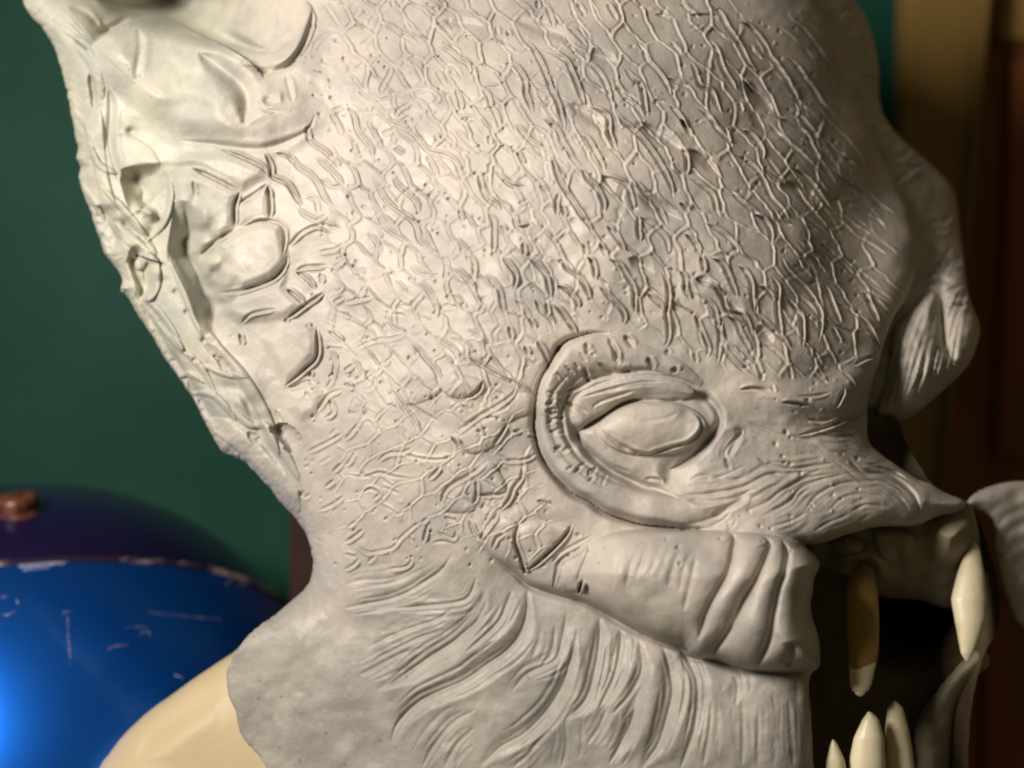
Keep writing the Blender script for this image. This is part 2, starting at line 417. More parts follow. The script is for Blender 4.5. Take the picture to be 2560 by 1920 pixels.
kn = lathe('knob', kx, (-.1, -.25, 1), [(.0002, .0062), (.004, .0062), (.0088, .0055), (.0098, .0042), (.0098, .0010), (.0092, -.0002), (.0092, -.0012), (.0100, -.0022), (.0102, -.0060), (.0090, -.0075), (.0085, -.02)], M['knob_glints'], bc, 40, .01)

# ================================================================== THE MASK
mask = empty('creature_mask')
tag(mask, 'pale grey unpainted monster mask, scaly skin, blank eye, open fanged mouth', 'mask')

STEP = 2.35
us = np.concatenate([np.arange(-60, 0, 10), np.arange(0, 2562, STEP), np.arange(2566, 2600, 10)])
vs = np.concatenate([np.arange(-420, 0, 12), np.arange(0, 1922, STEP), np.arange(1926, 2330, 12)])
f = Field(us, vs)
left = A((40, -560), (60, -300), (150, 0), (185, 80), (300, 210), (370, 370), (420, 540), (450, 680), (480, 860), (500, 960), (490, 1020), (520, 1080), (510, 1140), (540, 1250), (590, 1380), (640, 1540)) \
    + D((680, 0), (740, 70), (790, 160), (768, 215), (820, 260), (880, 370), (960, 480), (1040, 620), (1150, 780), (1230, 900), (1310, 1050), (1375, 1170), (1415, 1250), (1480, 1280), (1580, 1330), (1700, 1450), (1780, 1550)) \
    + G((1860, 0), (1930, 80), (1990, 180), (2012, 300), (2000, 410), (1960, 490), (1880, 570), (1780, 650), (1680, 720), (1590, 800), (1540, 860), (1510, 900), (1462, 1020), (1458, 1100), (1470, 1180), (1510, 1270), (1540, 1400), (1600, 1500), (1700, 1620))
right = [(720, 2050), (900, 2260), (1500, 2300), (2040, 2250), (2034, 1920)] \
    + I((845, 1400), (832, 1150), (838, 1040), (890, 1005), (902, 930), (890, 800), (842, 650), (860, 450), (898, 335), (860, 270), (790, 210), (860, 205), (950, 192), (1050, 152), (1180, 112), (1290, 92), (1400, 92), (1530, 80), (1680, 20)) \
    + [(2380, 1284), (2412, 1268), (2405, 1248), (2361, 1230), (2322, 1208), (2283, 1192), (2205, 1136), (2170, 1100), (2168, 1048), (2172, 990), (2198, 900), (2214, 850), (2232, 800), (2262, 750), (2288, 680), (2283, 583), (2245, 470), (2190, 369), (2160, 300), (2112, 214), (2089, 117), (2055, 39), (1980, -60), (1800, -250), (1400, -400), (700, -400)]
outline = left + right
sd = f.sd(outline)
sd = sd + 1.6 * noise(f.U, f.V, 9, 8) * (f.U < 900) + 1.5 * noise(f.U, f.V, 30, 9)

# ---- the large form
cp = np.array([
 (60,-300,-760),(150,100,-560),(250,300,-480),(330,600,-430),(430,850,-380),(560,1050,-330),(700,1250,-290),
 (400,150,-430),(500,400,-330),(600,650,-260),(750,900,-190),(900,1150,-120),(700,150,-290),(800,400,-190),(900,700,-100),
 (1000,50,-220),(1050,300,-100),(1100,600,-20),(1100,900,10),(1100,1200,-10),(1300,50,-150),(1350,300,-20),(1400,600,55),(1400,850,70),
 (1600,50,-170),(1650,300,-40),(1700,600,50),(1750,850,70),(1850,50,-310),(1900,300,-210),(2000,600,-90),(2050,850,-20),
 (2030,50,-500),(2120,400,-430),(2250,620,-360),(2180,850,-120),(2130,1000,-90),
 (1450,1100,45),(1700,1150,50),(1950,1100,40),(2100,1130,-20),(2250,1220,-90),(2400,1260,-170),(2000,1250,60),(2200,1280,0),
 (1350,1350,20),(1600,1350,60),(1850,1350,90),(1500,1550,10),(1750,1600,60),(2000,1600,90),
 (800,1500,-230),(700,1700,-250),(900,1800,-160),(1100,1500,-90),(1200,1750,-50),(1500,1800,10),(1800,1800,50),(2000,1850,60),(700,2200,-260),(1300,2250,-60),(2000,2250,40),
 (700,-350,-560),(1300,-400,-460),(1800,-350,-560)], float)
cp[:, 2] *= np.where(cp[:, 0] < 1100, .62 + .38 * np.clip(cp[:, 0] / 1100, 0, 1) ** 2, 1)
cp = np.vstack([cp, [(2050, 300, -400), (2100, 300, -500), (2200, 500, -540), (2100, 550, -300), (2160, 720, -230)]])
def tps(cp, X, Y, lam=4.0):
    P = cp[:, :2] / 1000; n = len(P)
    def k(r2): return np.where(r2 > 0, r2 * np.log(r2 + 1e-12), 0)
    r2 = ((P[:, None] - P[None]) ** 2).sum(-1)
    Am = np.zeros((n + 3, n + 3)); Am[:n, :n] = k(r2) + np.eye(n) * .004; Am[:n, n] = 1; Am[:n, n + 1:] = P; Am[n, :n] = 1; Am[n + 1:, :n] = P.T
    w = np.linalg.solve(Am, np.concatenate([cp[:, 2], [0, 0, 0]]))
    out = w[n] + w[n + 1] * X / 1000 + w[n + 2] * Y / 1000
    for i in range(n): out = out + w[i] * k((X / 1000 - P[i, 0]) ** 2 + (Y / 1000 - P[i, 1]) ** 2)
    return out
cu = np.arange(-80, 2640, 16.); cv = np.arange(-440, 2360, 16.)
cg = tps(cp, *np.meshgrid(cu, cv))
fi = (us - cu[0]) / 16; i0 = fi.astype(int); fx = (fi - i0)[None]; fj = (vs - cv[0]) / 16; j0 = fj.astype(int); fy = (fj - j0)[:, None]
def up(g): 
    Bm = g[j0] * (1 - fy) + g[j0 + 1] * fy; return Bm[:, i0] * (1 - fx) + Bm[:, i0 + 1] * fx
f.h += up(cg)
# rounding of the edge
seam = G((1510, 900), (1462, 1020), (1458, 1100), (1470, 1180), (1510, 1270), (1540, 1400), (1600, 1500), (1700, 1620)) + [(720, 2050), (900, 2260)]
w_, d_, s_, t_ = f.dist(seam, 260, 12)
Rf = np.full(f.h.shape, 95.0); Rf[w_] = np.clip(8 + np.minimum(d_, 1e3) * .42, 8, 95)
tt = np.clip(sd / Rf, 0, 1); f.h -= Rf * 1.0 * (1 - np.sqrt(np.clip(1 - (1 - tt) ** 2, 0, 1)))
f.h += 9 * noise(f.U, f.V, 130, 1) + 4 * noise(f.U, f.V, 55, 2)

# ---- ear at the upper left
ear = A((600, 330), (640, 250), (850, 140), (960, 112), (1100, 150), (1300, 230), (1450, 300), (1570, 400), (1720, 520), (1900, 560), (2020, 700), (1990, 830), (1850, 905), (1700, 945), (1500, 930), (1250, 900), (1120, 860), (930, 740), (760, 560), (640, 440))
f.pillow(ear, 46, 80, pad=50, soft=True)
f.stroke(A((1160, 905), (1350, 925), (1550, 952), (1700, 950), (1850, 905), (1980, 830), (2030, 730)), 9, 12, 3, .3, False)
rimline = A((560, 330), (610, 270), (730, 190), (850, 135), (1000, 112), (1150, 155), (1300, 228), (1450, 298), (1600, 390), (1700, 500))
f.step(rimline, 30, 55, -1); f.step(rimline, -135, 62, 1); f.stroke(rimline, 5, -7, 0, .2, False)
f.bump(*A((760, 420))[0], 70, 90, 26, -30)
f.pillow(A((900, 540), (1150, 520), (1330, 525), (1450, 580), (1500, 700), (1540, 860), (1350, 880), (1120, 830), (930, 700)), 26, 50, pad=24, soft=True)
f.bump(*A((1200, 690))[0], 55, 40, -26)
f.bump(*A((1080, 330))[0], 110, 45, -22, 15)
f.stroke(A((1280, 340), (1400, 430), (1540, 540), (1590, 660), (1570, 800)), 22, 46, 6, orient=False)
f.stroke(A((890, 180), (900, 300), (880, 470), (910, 540)), 9, 8, 2)
f.bump(*A((1720, 650))[0], 14, 12, -16); f.bump(*A((1800, 620))[0], 8, 14, 10); f.bump(*A((1660, 690))[0], 8, 8, -8)
f.stroke(A((1840, 480), (1860, 560), (1880, 660)), 6, 7, 4); f.stroke(A((1640, 640), (1700, 700), (1800, 720)), 5, 8, 3)
# hollow above the ear, and the crescent fold beside it
f.stroke(A((560, -60), (760, 20), (980, 70), (1200, 150), (1400, 225), (1600, 300), (1720, 330)), 26, 120, 0, taper=.3)
f.bump(*A((1150, 10))[0], 120, 48, -420, 12); f.bump(*A((1000, -200))[0], 220, 100, -420, 10)
f.tube(A((1560, 350), (1700, 400), (1830, 370), (1920, 280), (1970, 150), (1960, 0)), 24, 22)
f.stroke(A((1560, 420), (1700, 452), (1850, 415), (1950, 300), (2000, 160), (2010, 60)), 9, 22, 5, orient=False)
f.stroke(A((1380, 150), (1500, 90), (1590, -40)), 9, 10, 5); f.stroke(A((1690, 60), (1700, 150)), 4, 6, 2); f.stroke(A((1780, 20), (1800, 150), (1760, 260)), 8, 8, 3)
f.stroke(A((620, 210), (720, 180), (840, 110)), 10, 22, 3); f.stroke(A((440, 40), (560, 90), (640, 180)), 8, 10, 3); f.stroke(A((480, 250), (560, 320), (610, 390)), 6, 10, 5)

# ---- membrane strands along the back edge
def pocket(pts, A_, R=16): f.hollow(pts, A_ * .62, R * 1.5)
f.stroke(A((330, 190), (420, 380), (500, 640), (540, 860)), 16, 12, 4)
f.stroke(A((575, 470), (598, 600), (605, 710)), 7, 26, 5)
f.stroke(A((700, 560), (715, 700), (705, 900), (740, 1060), (760, 1180)), 9, 16, 6)
f.tube(A((640, 700), (630, 900), (650, 1100), (700, 1300), (760, 1460), (870, 1560), (990, 1640)), 17, 15)
f.tube(A((480, 260), (600, 420), (660, 640)), 13, 9)
f.bump(*A((850, 850))[0], 12, 10, -12)
f.pillow(A((740, 860), (860, 880), (980, 960), (1030, 1080), (900, 1150), (780, 1110), (720, 1000)), 9, 40)
f.bump(*A((900, 1350))[0], 16, 10, 26); f.bump(*A((980, 1390))[0], 10, 12, 22)
pocket(A((600, 1330), (700, 1360), (760, 1460), (790, 1640), (700, 1646), (640, 1500)), 16)
f.tube(D((900, 60), (930, 10), (990, 40), (1000, 180), (960, 260)), 14, 20, 0)
f.stroke(D((830, 0), (870, 110), (905, 220), (900, 290)), 9, 30, 4, .1)
f.tube(D((720, 60), (800, 200), (870, 330), (960, 470), (1060, 640), (1200, 860), (1320, 1060), (1400, 1200)), 15, 14)
f.stroke(D((900, 300), (990, 460), (1080, 620), (1200, 780), (1290, 940), (1360, 1100)), 8, 15, 4)
def drop(pts, W, Dp, back=2.2):
    """a stretched edge: the skin falls away to the right of the line, then climbs back"""
    w, d, sg, t = f.dist(pts, W * (1 + back) + 6, 6)
    d = np.minimum(d, 1e4); e = np.sin(np.clip(np.minimum(t, 1 - t) / .25, 0, 1) * math.pi / 2)
    We = W * (.45 + .55 * e) * (1 + .18 * noise(f.U[w], f.V[w], 26, 61)); x = d / We
    pr = np.where(x < 1, x, np.clip(1 - (x - 1) / back, 0, 1) ** 1.5)
    f.h[w] -= np.where(sg > 0, Dp * e * pr, 0)
drop(A((1125, 1280), (1108, 1380), (1090, 1500), (1075, 1650), (1130, 1760), (1200, 1900), (1250, 2040), (1310, 2130), (1400, 2190)), 44, 95)
drop(A((745, 1100), (780, 1200), (810, 1300), (860, 1390), (900, 1420)), 46, 85)
drop(A((880, 1560), (825, 1620), (835, 1720), (870, 1830), (905, 1940)), 27, 60)
drop(A((590, 1330), (620, 1430), (660, 1540), (700, 1640)), 30, 40)
drop(A((720, 1420), (800, 1500), (900, 1550), (1000, 1600)), 14, 22)
f.bump(*A((900, 1330))[0], 15, 10, 30, 30); f.bump(*A((960, 1370))[0], 10, 8, 24)
pocket(D((1310, 480), (1380, 530), (1400, 570), (1350, 570)), 16, 8)
pocket(D((1370, 640), (1430, 660), (1490, 735), (1430, 730)), 18, 8)
pocket(D((1735, 1100), (1850, 1085), (1935, 1150), (1930, 1210), (1870, 1280), (1800, 1200)), 46, 18)
pocket(D((1590, 1130), (1640, 1140), (1670, 1205), (1620, 1210)), 18, 8)
f.tube(D((1080, -40), (1200, 230), (1290, 440), (1400, 600), (1560, 780), (1690, 1000), (1760, 1180), (1840, 1290), (1930, 1450)), 16, 17)
f.stroke(D((1290, 440), (1330, 560), (1480, 730), (1570, 900), (1640, 1060), (1720, 1240), (1830, 1400)), 9, 12, 4)
f.tube(D((1340, 1050), (1500, 1150), (1700, 1330), (1830, 1490), (1920, 1646)), 26, 16)
for x, y in ((1200, 360), (1250, 670), (1190, 610), (1940, 1530), (1310, 540), (1130, 230)): f.bump(*D((x, y))[0], 6, 6, -12)
f.bump(*D((790, 200))[0], 12, 8, 18); f.bump(*A((510, 1020))[0], 9, 10, 14); f.bump(*A((840, 840))[0], 10, 8, -8)
f.bump(*D((1600, 800))[0], 50, 30, 18, 40); f.bump(*D((1560, 940))[0], 32, 22, 14, 40)

# ---- big nape plates
plates = [
 A((1100, 1130), (1230, 1080), (1380, 1150), (1540, 1230), (1510, 1330), (1510, 1470), (1400, 1545), (1290, 1640), (1240, 1600), (1170, 1430), (1110, 1300)),
 A((1100, 1050), (1200, 990), (1420, 965), (1560, 1015), (1690, 1075), (1715, 1140), (1560, 1225), (1380, 1145), (1240, 1070)),
 A((1560, 1300), (1720, 1190), (1735, 1300), (1735, 1410), (1600, 1450), (1525, 1460), (1525, 1350)),
 A((1310, 1640), (1400, 1550), (1530, 1470), (1680, 1420), (1800, 1445), (1830, 1540)) + D((1850, 0), (1840, 60), (1750, 150), (1550, 225), (1400, 240), (1330, 180), (1290, 60)),
 D((1400, 250), (1560, 235), (1760, 170), (1850, 100), (1830, 190), (1900, 260), (1950, 310), (1850, 400), (1700, 420), (1540, 430), (1450, 380)),
 D((1680, 530), (1840, 430), (2000, 430), (2040, 500), (2040, 640), (1960, 730), (1830, 840), (1770, 720)),
 D((1860, 880), (1990, 810), (2090, 880), (2060, 960), (2040, 1020), (1930, 1060), (1850, 980)),
]
for i, p in enumerate(plates): f.pillow(p, 18 if i != 3 else 26, 24, pad=10, soft=True, smooth=False)
for T_, rr, aa, pts in [(A, 9, 12, ((560, 900), (640, 1060), (770, 1120))), (A, 10, 15, ((650, 1200), (780, 1330), (930, 1520), (1010, 1640))), (A, 8, 11, ((500, 1150), (620, 1330), (680, 1420))), (D, 9, 12, ((880, 250), (1000, 330), (1110, 480), (1190, 640))),
    (D, 9, 13, ((1000, 420), (1130, 560), (1280, 700), (1400, 900))), (A, 9, 14, ((940, 1560), (1060, 1420), (1100, 1250), (1080, 1100))), (D, 8, 11, ((1300, 700), (1450, 760), (1600, 780))), (D, 10, 14, ((1450, 950), (1600, 1080), (1720, 1100), (1800, 1300))),
    (A, 8, 10, ((470, 700), (560, 820), (600, 980))), (D, 8, 12, ((1060, 820), (1200, 760), (1330, 820))), (D, 9, 12, ((1230, 880), (1380, 900), (1520, 1060)))]:
    f.tube(T_(*pts), rr, aa, .3)
for T_, x, y, rx, ry, a_, an in [(A, 650, 1010, 18, 44, -18, -12), (D, 960, 560, 14, 60, -16, -32), (D, 1150, 700, 16, 40, -16, -35), (D, 1300, 940, 16, 50, -18, -32), (D, 1500, 860, 26, 18, -18, 30), (A, 990, 1480, 22, 34, -20, 0), (D, 1620, 950, 24, 16, -16, 30), (A, 560, 1180, 12, 40, -12, -10), (D, 1420, 1100, 18, 44, -16, -35)]:
    f.bump(*T_((x, y))[0], rx, ry, a_, an)
f.bump(*A((1310, 1380))[0], 20, 30, 14); f.bump(*A((1270, 1260))[0], 20, 30, -10)
f.bump(*A((1200, 1500))[0], 26, 60, 18, -20)

# ---- brow, eye and ring
f.pillow(F((520, 880), (760, 830), (980, 780), (1150, 640), (1290, 560), (1320, 700), (1240, 900), (1120, 1015), (980, 1060), (800, 1060), (640, 1000)), 34, 50, pad=30, soft=True)
socket = Z((400, 520), (700, 430), (1000, 470), (1230, 560), (1380, 700), (1340, 900), (1240, 1050), (1120, 1160), (960, 1215), (800, 1190), (640, 1110), (480, 980), (390, 830), (300, 620))
w, d = f.sd_local(socket, 60); f.h[w] -= 34 * sstep(-20, 90, d)
f.tube(Z((1260, 500), (1100, 400), (880, 330), (680, 290), (470, 300), (310, 380), (215, 520), (200, 680), (235, 840), (300, 970), (400, 1090), (540, 1190), (720, 1270), (930, 1330), (1150, 1370), (1380, 1330), (1560, 1270)), 44, 24, .22, .8)
outer_crease = Z((620, 150), (500, 150), (390, 180), (320, 212), (265, 270), (200, 380), (145, 480), (118, 600), (112, 700), (108, 800), (120, 880), (150, 980), (220, 1100), (300, 1190), (380, 1260), (480, 1310), (580, 1380), (700, 1425), (830, 1462), (960, 1475), (1090, 1490), (1300, 1500))
f.step(outer_crease, 14, 50, 1); f.step(outer_crease, -14, 40, -1)
f.stroke(Z((620, 150), (500, 150), (390, 180), (320, 212), (265, 270), (200, 380), (145, 480), (118, 600), (112, 700), (108, 800), (120, 880), (150, 980), (220, 1100), (300, 1190), (380, 1260), (480, 1310), (580, 1380), (700, 1425), (830, 1462), (960, 1475), (1090, 1490), (1300, 1500)), 10, 40, 3, .12, False)
f.stroke(Z((400, 830), (420, 900), (480, 980), (560, 1050), (640, 1110), (740, 1160), (850, 1210), (960, 1240), (1090, 1285)), 11, 46, 0, .2, False)
f.pillow(Z((430, 830), (560, 730), (700, 650), (900, 600), (1120, 600), (1230, 640), (1320, 760), (1290, 870), (1150, 990), (1020, 1080), (1000, 1180), (860, 1160), (700, 1090), (560, 1000), (480, 920)), 28, 30, pad=14, soft=True)
f.pillow(Z((420, 560), (640, 470), (900, 440), (1120, 480), (1220, 560), (1130, 610), (900, 600), (740, 615), (620, 690), (520, 750), (400, 800), (350, 680)), 24, 32)
eyeball = Z((545, 785), (640, 710), (740, 650), (850, 620), (980, 625), (1110, 620), (1190, 680), (1250, 750), (1262, 800), (1220, 862), (1150, 910), (1050, 935), (960, 962), (880, 985), (790, 968), (690, 920), (600, 850))
w = f.win(1470, 980, 1780, 1160); ce = Z((915, 805))[0]; q = ((f.U[w] - ce[0]) / 136) ** 2 + ((f.V[w] - ce[1] + .03 * (f.U[w] - ce[0])) / 69) ** 2; f.h[w] += 46 * np.sqrt(np.clip(1 - q, 0, 1))
f.stroke(Z((400, 830), (480, 780), (580, 720), (680, 650), (770, 612), (860, 598)), 7, 36, 5, .15)
f.stroke(Z((850, 618), (950, 625), (1040, 615), (1130, 600)), 5, 10, 2)
f.stroke(Z((540, 790), (600, 850), (690, 920), (790, 970), (880, 992), (960, 965), (1060, 935), (1150, 912), (1220, 862), (1262, 800), (1250, 740), (1190, 680)), 4.5, 13, 5, .12, False)
f.stroke(Z((1210, 540), (1310, 610), (1372, 700), (1365, 790), (1310, 880), (1230, 970), (1130, 1040), (1040, 1090)), 9, 30, 2, .15, False)
f.bump(*Z((390, 850))[0], 14, 22, -26)
for q, w_, d_ in [(((300, 555), (400, 520), (520, 455), (680, 425), (860, 400), (1000, 430)), 6, 16), (((455, 210), (470, 300)), 5, 18), (((610, 170), (650, 260), (665, 350)), 5, 16), (((720, 160), (790, 250)), 6, 18),
    (((880, 310), (925, 400)), 6, 20), (((445, 380), (465, 460), (490, 480)), 5, 18), (((1060, 380), (1080, 420)), 7, 20), (((540, 350), (600, 390), (660, 420)), 5, 12), (((700, 400), (770, 405)), 6, 14), (((1010, 260), (1030, 300)), 5, 14),
    (((250, 600), (350, 640), (470, 700)), 4, 9), (((420, 560), (640, 485), (880, 445)), 4, 7), (((500, 680), (530, 635), (640, 590), (800, 540)), 4, 6), (((400, 600), (600, 540), (800, 490), (1000, 480)), 3.5, 5), (((560, 560), (800, 510), (960, 500)), 3.5, 4),
    (((180, 650), (250, 600)), 4, 6), (((180, 775), (240, 740), (320, 730)), 4, 8), (((225, 972), (290, 962), (350, 965)), 4, 7), (((320, 1090), (370, 1070)), 4, 6), (((170, 560), (250, 600)), 3, 5), (((600, 820), (760, 900)), 4, 3),
    (((820, 760), (1000, 735), (1100, 690)), 5, 3), (((640, 1060), (760, 1110)), 3.5, 6), (((860, 1150), (960, 1160), (985, 1190)), 4, 8), (((1150, 1300), (1300, 1310), (1480, 1290), (1600, 1230)), 8, 14), (((1160, 1170), (1260, 1130), (1400, 1150), (1600, 1160)), 5, 5),
    (((1440, 1000), (1500, 880), (1540, 830)), 6, 10), (((1420, 1010), (1450, 1090)), 5, 8), (((1320, 1420), (1420, 1360), (1600, 1260)), 8, 14)]:
    f.stroke(Z(*q), w_, d_, d_ * .3, wig=0)
f.stroke(Z((420, 520), (320, 600), (285, 720), (315, 860), (395, 990), (510, 1090), (660, 1170), (850, 1235)), 6, 11, 2, .2, False)
f.stroke(Z((350, 420), (235, 560), (205, 700), (225, 840), (300, 980), (420, 1100), (600, 1210), (800, 1290)), 7, 7, 2, .25, False)
for k in range(26):                                    # short creases running across the ring
    a_ = rng.uniform(.08, .95); ring = spline(Z((880, 250), (620, 230), (400, 290), (230, 440), (170, 640), (190, 830), (280, 1020), (430, 1160), (640, 1270), (900, 1350)), 8); q0 = ring[int(a_ * (len(ring) - 1))]
    c_ = np.array(Z((760, 760))[0]); dv_ = c_ - q0; dv_ /= np.linalg.norm(dv_); L_ = rng.uniform(14, 40); q1 = q0 + dv_ * rng.uniform(-6, 16); sk = np.array([-dv_[1], dv_[0]]) * rng.uniform(-6, 6)
    f.stroke([tuple(q1), tuple(q1 + dv_ * L_ * .5 + sk), tuple(q1 + dv_ * L_)], rng.uniform(3.4, 4.6), rng.uniform(4, 11), 2.5, wig=0)
f.bump(*Z((265, 262))[0], 9, 12, -26); f.bump(*Z((205, 375))[0], 8, 10, -18); f.bump(*Z((1470, 800))[0], 14, 11, 10)
f.bump(*Z((1160, 690))[0], 20, 20, -10); f.bump(*Z((1280, 590))[0], 16, 14, -14)

# ---- upper lip roll
roll = H((1380, 420), (1440, 300), (1560, 200), (1750, 130), (2000, 110)) + I((40, 112), (300, 125), (520, 140), (680, 165), (790, 205), (880, 300), (905, 335), (862, 450), (842, 650), (892, 800), (905, 930), (890, 1008), (700, 1022), (480, 1012), (370, 1000), (230, 942), (100, 930), (20, 855)) + H((2150, 850), (2000, 815), (1850, 745), (1700, 660), (1570, 590), (1470, 530))
w, d = f.sd_local(roll, 30); t = np.clip(d / 135, 0, 1)
fade = sstep(1400, 1560, f.U[w]); f.h[w] += 128 * np.sqrt(1 - (1 - t) ** 2) * (.04 + .96 * fade)
for q, w_, d_ in [(((300, 120), (350, 165), (340, 260), (310, 380), (250, 490), (190, 600), (150, 700), (120, 820)), 9, 24), (((530, 150), (578, 205), (540, 320), (480, 450), (400, 590), (330, 740), (240, 870), (205, 935)), 10, 28),
    (((655, 175), (690, 260), (672, 380), (632, 500), (600, 660), (578, 800), (540, 900), (485, 1015)), 10, 28), (((722, 830), (720, 920), (690, 995)), 8, 22), (((450, 430), (360, 620), (290, 730)), 9, 6), (((100, 300), (60, 480), (20, 640)), 8, 5)]:
    f.stroke(I(*q), w_ * .8, d_ * .85, 0, .12, wig=0); f.stroke(I(*q), w_ * 2.6, d_ * .62, 0, .12, wig=0)
for k in range(9):
    x = 1600 + k * 68 + rng.uniform(-25, 25); f.stroke(H((x + 90, 170 + rng.uniform(0, 90)), (x + 40, 330), (x, 450 + rng.uniform(-60, 90))), rng.uniform(6, 9), 1.5 + 2.2 * rng.random(), .6)
lipline = H((860, 190), (950, 290), (1100, 400), (1200, 480), (1400, 545), (1560, 590), (1680, 655), (1780, 715), (1900, 775), (2050, 842), (2170, 880)) + I((60, 935), (230, 960), (400, 1015), (600, 1035), (850, 1035))
f.stroke(lipline, 9, 18, 0, .2, False, 0)
res = f.dist(lipline, 190, 12); w, d, s, t = res
f.h[w] -= np.where((s < 0), 48 * (np.exp(-np.minimum(d, 1e3) / 75) - .08 * np.clip(d / 190, 0, 1)).clip(0) * np.clip((189 - d) / 60, 0, 1) * np.clip(t / .2, 0, 1), 48 * np.exp(-np.minimum(d, 1e3) / 14) * np.clip(t / .2, 0, 1)) * np.clip((1 - t) / .04 , 0, 1)

# ---- cheek scales by the mouth corner
for p, a in [(H((1130, 90), (1230, 60), (1440, 90), (1430, 150), (1330, 250), (1190, 360), (1130, 250), (1105, 160)), 16), (H((880, 170), (980, 30), (1110, 60), (1100, 170), (1120, 280), (1140, 370), (980, 290)), 12), (H((1400, 310), (1570, 220), (1500, 420), (1500, 510), (1370, 490)), 14),
            (E((760, 760), (890, 800), (870, 870), (790, 910), (660, 900), (630, 820), (680, 740)), 14), (E((720, 1150), (900, 1020), (1080, 900), (1200, 900), (1220, 1000), (1050, 1080), (960, 1230), (800, 1270)), 12),
            (E((640, 1640), (650, 1530), (790, 1425), (930, 1320), (1010, 1400), (1040, 1520), (860, 1540), (830, 1640)), 12), (E((250, 620), (420, 560), (520, 670), (600, 760), (620, 880), (400, 960), (300, 830)), 9)]:
    f.pillow(p, a, 26, pad=6)

# ---- Voronoi scales under the drawn ones
def voronoi(U, V, ang, lx, ly, seed, warp=10):
    r = np.random.default_rng(seed); c, s_ = math.cos(math.radians(ang)), math.sin(math.radians(ang))
    U = U + warp * noise(U, V, 60, seed) + .35 * warp * noise(U, V, 18, seed + 2); V = V + warp * noise(U, V, 60, seed + 1) + .35 * warp * noise(U, V, 18, seed + 3)
    x = (U * c + V * s_) / lx + 200; y = (-U * s_ + V * c) / ly + 200
    J = r.random((512, 512, 2)).astype(np.float32); xi = np.floor(x).astype(int); yi = np.floor(y).astype(int)
    F1 = np.full(U.shape, 9.); F2 = np.full(U.shape, 9.)
    for a in (-1, 0, 1):
        for b in (-1, 0, 1):
            jj = J[(yi + b) & 511, (xi + a) & 511]
            ox = .5 * ((yi + b) & 1)                     # rows are staggered like bricks: diamond cells
            dd = np.sqrt((xi + a + ox - .25 + .5 * jj[..., 0] - x) ** 2 + (yi + b + .25 + .5 * jj[..., 1] - y) ** 2)
            m = dd < F1; F2 = np.where(m, F1, np.minimum(F2, dd)); F1 = np.where(m, dd, F1)
    return F2 - F1
def cords(U, V, a, lx, ly, seed, wd):
    """net of thin raised cords, each with a tooled line on its left"""
    k = lambda x: np.exp(-(voronoi(x, V, a, lx, ly, seed) / wd) ** 2)
    return k(U - 3.4) - .8 * k(U + 3.0)
